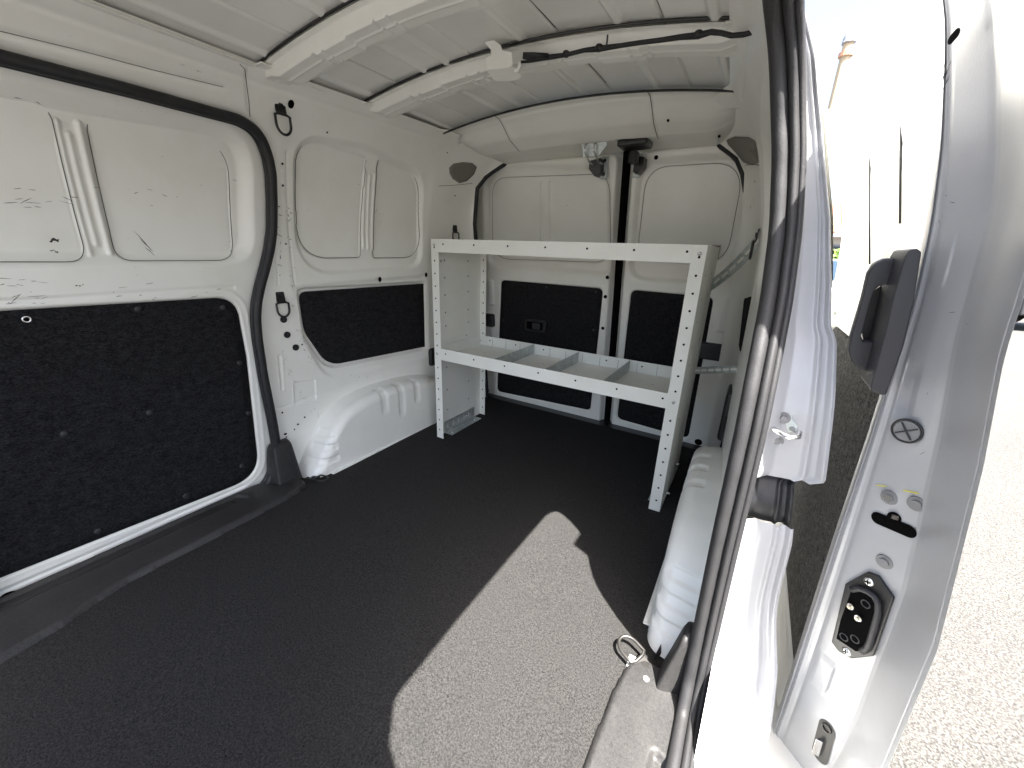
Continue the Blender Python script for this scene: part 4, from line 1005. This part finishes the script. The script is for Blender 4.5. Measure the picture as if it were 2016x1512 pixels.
# ------------------------------------------------------------------ roof bracket and cable
br = MB(); q0 = on((990, 105), 2, 1.30); x0 = .022; y0 = 1.02
top = [on(p, 1, .985) for p in [(953, 83), (972, 79), (985, 88), (989, 99), (1004, 102), (1007, 104), (1009, 128), (1000, 134), (960, 138), (955, 114), (967, 108), (966, 98)]]
br.prism(top, (0, 1, 0), .0025)
bot = [on(p, 1, y_) for p, y_ in [((957, 138), .985), ((1006, 130), .985), ((1027, 150), 1.03), ((1020, 157), 1.035), ((1000, 161), 1.035), ((975, 160), 1.03)]]
br.prism(bot, (0, 0, 1), .002)
lip = [on(p, 1, 1.0) for p in [(1012, 136), (1018, 134), (1019, 123), (1023, 122), (1025, 130), (1021, 140), (1012, 143)]]
br.prism(lip, (0, 1, 0), .003)
rb = V0(br.obj('lamp_bracket', WHITE, van, bevel=.0008, label='small white pressed bracket hooked on the middle roof bow'))
pxs = [(1030, 112), (1050, 117), (1085, 112), (1115, 108), (1150, 99), (1180, 96), (1220, 90), (1260, 84), (1300, 79), (1340, 73), (1375, 70), (1400, 63), (1420, 65), (1440, 70), (1465, 68), (1486, 62)]
def under(p, d):
    z = 1.28
    for k in range(30): q_ = on(p, 2, z); z = .5*z+.5*(float(ROOF_Z(q_[0]))-d)
    return on(p, 2, z)
pts = [under(p, .046) for p in pxs]
cb = V0(MB().tube(pts, [.004, .0055, .0055, .0045, .0045, .006, .0045, .0045, .0045, .005, .006, .005, .0045, .0045, .0045, .0045], 10).obj('wiring_loom', SEAL, van, smooth=True, label='black taped cable along the middle roof bow'))
m = MB()
for i, r in ((3, .009), (5, .0095), (10, .009)):
    p = pts[i]; m.dome(Vector(p)+Vector((0, 0, .003)), (0, -.5, -1), r, r)
m.box(tuple(np.array(pts[5])+[.016, -.003, -.004]), tuple(np.array(pts[5])+[.019, 0, .022]))
m.obj('cable_clip', BLACK, cb, smooth=False)
m = MB(); p2 = [under(p, .045) for p in [(1026, 122), (1045, 121), (1070, 117), (1090, 113)]]; m.tube(p2, .003, 8); p3 = [under(p, .045) for p in [(1030, 108), (1050, 108), (1080, 110)]]; m.tube(p3, .0055, 8); m.obj('loose_wires', SEAL, cb, smooth=True)
pts = [on((1487, -30), 2, 1.26), on((1488, 0), 2, 1.265), on((1489, 40), 2, 1.27), on((1493, 66), 2, 1.275)]
V0(MB().tube(pts, [.0042]*4, 10).obj('drain_tube', BLACK, van, smooth=True, label='black rubber tube end hanging beside the door opening'))

# ------------------------------------------------------------------ steel shelf unit
sx0, sx1, sy0, sy1, sH = -.487, .535, 1.28, 1.62, .886
shelf = tag(empty('shelf_unit', (0, 1.45, 0)), 'off-white perforated steel shelving frame standing across the back of the cargo floor', 'shelving')
def S0(o): o.matrix_parent_inverse = Matrix.Translation((0, -1.45, 0)); return o
FW = .038; TH = .0018
for sgn, xe in ((1, sx0), (-1, sx1)):
    m = MB(); m.box((min(xe, xe+sgn*TH), sy0, .0), (max(xe, xe+sgn*TH), sy1, sH))                   # web
    m.box((min(xe, xe+sgn*FW), sy0-TH, .0), (max(xe, xe+sgn*FW), sy0, sH))                           # front flange
    m.box((min(xe, xe+sgn*.034), sy1, .0), (max(xe, xe+sgn*.034), sy1+TH, sH))                        # rear flange
    ep = S0(m.obj('end_panel', SHELFW, shelf, label='%s end panel with a column of holes' % ('left' if sgn > 0 else 'right')))
    hm = MB(); n = 10
    def hole(c, ax, r=.0036):
        pts = []
        for k in range(n):
            a = 2*math.pi*k/n; u, v = r*math.cos(a), r*math.sin(a)
            pts.append((c[0]+u, c[1], c[2]+v) if ax == 1 else (c[0], c[1]+u, c[2]+v))
        hm.add(pts, [tuple(range(n))])
    zh = [.045+.0505*i for i in range(17)]
    for z in zh:
        if abs(z-.41) < .02 or z > .86: continue
        hole((xe+sgn*.017, sy0-TH-.0006, z), 1); hole((xe+sgn*.019, sy1-.0006, z), 1)
    for z in (.12, .22, .33, .52, .58, .66, .73, .80):
        for yv in (sy0+.075, sy0+.24): hole((xe+sgn*(TH+.0006), yv, z+random.uniform(-.004, .004)), 0); hole((xe-sgn*.0006, yv, z), 0)
    hm.split('punched_hole', HOLE, ep)
    bm_ = MB()
    for z in (.862, .412): bm_.dome((xe+sgn*.017, sy0-TH-.001, z), INB, .0062, .005, 8, 3)
    for yv, z in ((sy0+.05, .80), (sy0+.22, .455), (sy0+.335, .41)): bm_.dome((xe+sgn*(TH+.001), yv, z), (sgn, 0, 0), .006, .008, 8, 3)
    if sgn < 0:
        for z in (.10, .055): bm_.cyl((xe-.002, sy0+.05 if z < .08 else sy0+.20, z), (xe+.016, sy0+.05 if z < .08 else sy0+.20, z), .005, n=8)
    bm_.split('corner_bolt', STEEL, ep, smooth=True)
    # foot angle bracket
    fm = MB(); xi_ = xe+sgn*(TH+.0015)
    fm.box((min(xi_, xi_+sgn*.002), sy0+.045, .003), (max(xi_, xi_+sgn*.002), sy1-.055, .062)); fm.box((min(xi_, xi_+sgn*.048), sy0+.045, .005), (max(xi_, xi_+sgn*.048), sy1-.055, .0075))
    ft = S0(fm.obj('foot_bracket', ZINC, shelf, bevel=.0008))
    fs = MB()
    for k in range(5): yv = sy0+.070+.042*k; fs.box((min(xi_+sgn*.0021, xi_+sgn*.0028), yv-.003, .020), (max(xi_+sgn*.0021, xi_+sgn*.0028), yv+.003, .046))
    fs.split('bracket_slot', SHELFW, ft)
    fb = MB()
    for yv in (sy0+.085, sy0+.215): fb.dome((xi_+sgn*.003, yv, .035), (sgn, 0, 0), .007, .009, 8, 3)
    for yv in (sy0+.07, sy0+.25): fb.dome((xi_+sgn*.03, yv, .0075), UP, .007, .005, 10, 3)
    fb.split('bracket_bolt', STEEL, ft, smooth=True)
def tray(z0, z1, zt, name, label):
    m = MB()
    a, b = sx0+FW*.0+.004, sx1-.004
    m.box((sx0+.003, sy0+.0005, zt), (sx1-.003, sy1-.002, zt+.0016))
    m.box((sx0+.034, sy0-TH*1.9, z0), (sx1-.036, sy0-TH*.95, z1)); m.box((sx0+.003, sy1-.004, z0), (sx1-.003, sy1-.0022, z1))
    m.box((sx0+.0035, sy0+.002, z0), (sx0+.0052, sy1-.005, z1)); m.box((sx1-.0052, sy0+.002, z0), (sx1-.0035, sy1-.005, z1))
    o = S0(m.obj(name, SHELFW, shelf, label=label)); h = MB()
    for i in range(7):
        xh = sx0+.065+i*.151; n = 12
        for yv, r in ((sy0-TH*1.9-.0006, .0036), (sy1-.0046, .0036)): h.add([(xh+r*math.cos(2*math.pi*k/n), yv, (z0+z1)/2+.006+r*math.sin(2*math.pi*k/n)) for k in range(n)], [tuple(range(n))])
    for i in range(6):
        for yv in (sy0+.11, sy0+.21):
            xh = sx0+.12+i*.155; n = 8; h.add([(xh+.004*math.cos(2*math.pi*k/n), yv+.002*math.sin(2*math.pi*k/n), zt+.0022) for k in range(n)], [tuple(range(n))])
    h.split('punched_hole', HOLE, o)
    m2 = MB()
    for i in range(12): xh = sx0+.08+i*.08; m2.box((xh, sy1-.0052, z0+.004), (xh+.0012, sy1-.0044, z1-.008))
    m2.split('divider_slot', GREYW, o)
    return o
tray(.836, .886, .838, 'top_shelf', 'upper shelf tray seen from just below its rim'); tray(.387, .438, .389, 'middle_shelf', 'lower shelf tray with raised rims')
for xd in (-.172, .055, .282):
    m = MB(); m.box((xd-.0008, sy0+.004, .3925), (xd+.0008, sy1-.006, .437)); m.box((xd-.012, sy0+.006, .3912), (xd+.0, sy1-.008, .3924)); m.box((xd-.012, sy0+.006, .430), (xd-.0105, sy1-.008, .437)) if False else None
    S0(m.obj('shelf_divider', ZINC, shelf))
# slotted brace straps
def strap(P0, P1, sag, w, name, label, slots=6, wdir=Vector((0, 0, 1))):
    P0, P1 = Vector(P0), Vector(P1); k = 24; ctr = []; d = (P1-P0).normalized(); up = (wdir-d*wdir.dot(d)).normalized(); nn = d.cross(up).normalized()
    for i in range(k+1): t = i/k; ctr.append(P0.lerp(P1, t)-up*sag*4*t*(1-t))
    m = MB(); V = []; F = []
    for i, c in enumerate(ctr):
        for a, b in ((-w/2, 0), (w/2, 0), (w/2, .003), (-w/2, .003)): V.append(c+up*a+nn*b)
    for i in range(k):
        for j in range(4): F.append((i*4+j, i*4+(j+1) % 4, (i+1)*4+(j+1) % 4, (i+1)*4+j))
    F += [(0, 1, 2, 3), (4*k, 4*k+3, 4*k+2, 4*k+1)]
    o = S0(m.add(V, F).obj(name, ZINC, shelf, bevel=.0006, label=label)); sl = MB(); bt = MB()
    for j in range(slots):
        t = .10+.80*(j+.5)/slots; c = P0.lerp(P1, t)-up*sag*4*t*(1-t); L = (P1-P0).length*.8/slots*.27
        for off in (-.0009, .0039):
            pts = [c+d*(math.cos(a)*.004+(L if math.cos(a) > 0 else -L))+up*math.sin(a)*.0045+nn*off for a in [2*math.pi*(i_+.5)/12 for i_ in range(12)]]; sl.add(pts, [tuple(range(12))])
    sl.split('strap_slot', WHITE, o)
    for P in (P0+d*.012, P1-d*.012): bt.dome(P+nn*.004, nn, .008, .007, 8, 3); bt.dome(P-nn*.001, -nn, .008, .007, 8, 3)
    bt.split('strap_bolt', STEEL, o, smooth=True)
    return o
strap(on((1394, 566), 1, 1.60), on((1510, 452), 1, 1.50), .014, .036, 'upper_brace', 'curved slotted steel strap from the shelf top to the pillar ring')
strap(on((1358, 730), 1, 1.60), on((1466, 726), 1, 1.49), 0, .026, 'lower_brace', 'straight slotted steel strap from the shelf to the pillar')
q = on((1462, 726), 1, 1.50); S0(MB().box((q[0]-.002, q[1]-.016, q[2]-.02), (q[0]+.016, q[1]+.02, q[2]+.02)).obj('brace_plate', ZINC, shelf, bevel=.001))
# small paper label on the narrow door, right of the shelf
u, v = rear.at((1408, 497)); P_ = rear.P(u, v)
lb = MB().box((P_[0]-.016, P_[1]-.002, P_[2]-.028), (P_[0]+.016, P_[1]-.0005, P_[2]+.028)).obj('paper_label', LABEL, doorB)
m = MB()
for i in range(7): m.box((P_[0]-.013, P_[1]-.0035, P_[2]+.020-.0072*i), (P_[0]+.013-.006*(i % 3), P_[1]-.0025, P_[2]+.0225-.0072*i))
m.obj('label_print', GREYP, lb)

# ------------------------------------------------------------------ outside: ground, house, bush, car, pole
m_, ntt, b_ = new_mat('aggregate_concrete'); L = ntt.links.new
co = N(ntt, 'ShaderNodeTexCoord'); n1 = N(ntt, 'ShaderNodeTexNoise', Scale=140.0, Detail=4.0, Roughness=.75); L(co.outputs['Object'], n1.inputs['Vector'])
r1 = ramp(ntt, n1.outputs['Fac'], [(.36, (.012, .0105, .009)), (.47, (.045, .042, .037)), (.64, (.125, .117, .105))])
n2 = N(ntt, 'ShaderNodeTexNoise', Scale=.7, Detail=5.0); L(co.outputs['Object'], n2.inputs['Vector'])
mx = N(ntt, 'ShaderNodeMixRGB', blend_type='MULTIPLY'); mx.inputs[0].default_value = .5; L(r1.outputs[0], mx.inputs[1])
r2 = ramp(ntt, n2.outputs['Fac'], [(.3, g(.6)), (.7, g(1))]); L(r2.outputs[0], mx.inputs[2]); L(mx.outputs[0], b_.inputs['Base Color']); b_.inputs['Roughness'].default_value = .9
bp = N(ntt, 'ShaderNodeBump', Strength=.5, Distance=.006); L(n1.outputs['Fac'], bp.inputs['Height']); L(bp.outputs[0], b_.inputs['Normal'])
GZ = -.57
gr = mesh_obj('ground', [(-600, -600, GZ), (600, -600, GZ), (600, 900, GZ), (-600, 900, GZ)], [(0, 1, 2, 3)], m_); tag(gr, 'pale exposed-aggregate paving under and around the van', 'ground', kind='structure')

TILE = plain('terracotta_tile', (.45, .24, .15), rough=.8, noise=.25, nscale=3); WALL = plain('render_wall', (.6, .57, .52), rough=.9, noise=.05)
GUTTER = plain('grey_gutter', (.25, .27, .3), rough=.5); GLASS = plain('car_glass', (.03, .05, .07), rough=.08, spec=.8); LEAF = plain('leaf', (.12, .20, .03), rough=.6, noise=.4, nscale=8)
BARK = plain('bark', (.15, .11, .07), rough=.9, noise=.3); TYRE = plain('tyre', (.02, .02, .02), rough=.9); CARW = plain('car_paint', (.75, .76, .78), rough=.2)
WOOD = plain('pale_wood', (.42, .33, .22), rough=.8, noise=.2); CAPM = plain('cap_grey', (.25, .25, .25), rough=.5)
def gpt(px, dist):
    """point on the sight line through px at horizontal distance dist"""
    r = ray(px); r = r/np.hypot(r[0], r[1]); return CAM+r*dist
h = gpt((1655, 470), 22); hc = tag(empty('house', (h[0], h[1]+3, GZ)), 'low pale house with a terracotta tiled roof, seen through the gap beside the open door', 'house')
def Hm(o): o.matrix_parent_inverse = Matrix.Identity(4); return o
m = MB(); m.box((-3, -3, 0), (3, 3, 2.45)); m.obj('wall', WALL, hc)
m = MB(); m.add([(-3.5, -3.5, 2.4), (3.5, -3.5, 2.4), (3.5, 3.5, 2.4), (-3.5, 3.5, 2.4), (-1, 0, 3.9), (1, 0, 3.9)], [(0, 1, 5, 4), (1, 2, 5), (2, 3, 4, 5), (3, 0, 4), (0, 3, 2, 1)]); rf = m.obj('roof', TILE, hc)
m = MB()
for i in range(23): x = -3.3+i*.3; m.tube([(x, -3.45, 2.46), (x if abs(x) < 1 else math.copysign(1+(abs(x)-1)*.1, x), -.2, 3.85)], .05, 6)
m.obj('roof_tiles', TILE, rf)
m = MB(); m.box((-3.55, -3.62, 2.28), (3.55, -3.48, 2.42)); m.obj('gutter', GUTTER, hc)
for x in (-1.8, 0, 1.8): w = MB().box((x-.6, -3.06, .9), (x+.6, -3.0, 2.0)).obj('window', GUTTER, hc); MB().box((x-.53, -3.08, .97), (x+.53, -3.06, 1.93)).obj('pane', GLASS, w)
bpos = gpt((1655, 520), 15); bush = tag(empty('garden_bush', (bpos[0], bpos[1], GZ)), 'sunlit yellow-green bush in front of the tiled house', 'bush')
m = MB()
for i in range(900):
    a, bb, rr = random.uniform(0, 6.28), random.uniform(-.4, 1.5), random.uniform(.5, 1)*.9
    c = Vector((math.cos(a)*math.cos(bb)*rr, math.sin(a)*math.cos(bb)*rr*.8, .95+math.sin(bb)*rr*.85)); u = Vector((random.gauss(0, 1), random.gauss(0, 1), random.gauss(0, 1))).normalized()*.07; v = u.orthogonal().normalized()*.045
    m.add([c-u, c+v, c+u, c-v], [(0, 1, 2, 3)])
m.obj('foliage', LEAF, bush); MB().cyl((0, 0, 0), (0, 0, 1), .06, .03, 8).obj('stem', BARK, bush)
def car(pos, rot, label, body, group='cars parked in the yard'):
    c = tag(empty('parked_car', tuple(pos)), label, 'car', group); c.rotation_euler = (0, 0, rot)
    m = MB(); side = [(-2.1, .35), (-2.15, .75), (-1.9, .92), (-1.1, 1.0), (-.5, 1.42), (.9, 1.45), (1.7, 1.05), (2.1, .95), (2.15, .4)]
    V = [(x, -.85, z) for x, z in side]+[(x, .85, z) for x, z in side]; n = len(side)
    V = [(x, y*(.82 if z > 1.2 else 1), z) for x, y, z in V]
    m.add(V, [tuple(range(n)), tuple(range(n, 2*n))[::-1]]+[(i, n+i, n+(i+1) % n, (i+1) % n) for i in range(n)]); m.obj('body', body, c, bevel=.05, seg=3)
    for s_ in (-1, 1):
        MB().add([(-.95, s_*.87, 1.0), (-.45, s_*.75, 1.36), (.25, s_*.745, 1.38), (.25, s_*.87, 1.0)], [(0, 1, 2, 3)]).obj('side_window', GLASS, c)
        MB().add([(.32, s_*.87, 1.0), (.32, s_*.745, 1.38), (.85, s_*.75, 1.37), (1.45, s_*.87, 1.05)], [(0, 1, 2, 3)]).obj('side_window', GLASS, c)
        for x in (-1.35, 1.3):
            w = MB().cyl((x, s_*.70, .33), (x, s_*.88, .33), .33, n=24).obj('wheel', TYRE, c); MB().cyl((x, s_*.88, .33), (x, s_*.885, .33), .2, n=16).obj('rim', STEEL, w)
    MB().add([(-1.08, -.72, 1.02), (-1.08, .72, 1.02), (-.55, .66, 1.40), (-.55, -.66, 1.40)], [(0, 1, 2, 3)]).obj('windscreen', GLASS, c)
    MB().add([(1.66, -.70, 1.08), (1.66, .70, 1.08), (.98, .64, 1.42), (.98, -.64, 1.42)], [(0, 1, 2, 3)]).obj('rear_window', GLASS, c)
    return c
cp_ = gpt((1652, 570), 11.5); car((cp_[0]+.3, cp_[1]+.4, GZ), math.radians(35), 'white car with bluish windows parked in front of the bush', CARW)
DARKP = plain('dark_car_paint', (.03, .032, .036), rough=.25)
cp_ = gpt((2030, 640), 16); car((cp_[0]+1.2, cp_[1], GZ), math.radians(10), 'dark car glimpsed at the far right edge beyond the open door', DARKP)
pp_ = gpt((1662, 120), 14)
pole = tag(empty('lamp_post', (pp_[0], pp_[1], GZ)), 'slim tan post with a rounded grey cap, above the gap beside the open door', 'post')
topz = gpt((1664, 40), 14)[2]-GZ; midz = gpt((1660, 88), 14)[2]-GZ; loz = gpt((1655, 160), 14)[2]-GZ
MB().cyl((0, 0, 0), (0, 0, midz), .08, .11, 14).obj('post_shaft', WOOD, pole)
m = MB().cyl((0, 0, midz), (0, 0, topz-.45), .14, .14, 16).dome((0, 0, topz-.45), UP, .14, .25, 16); m.obj('post_cap', CAPM, pole, smooth=True)
MB().cyl((0, 0, topz-.75), (0, 0, topz-.66), .15, .15, 16).obj('post_band', TILE, pole)

# children of tagged van parts were authored in world space: van children already compensated, deeper levels inherit it
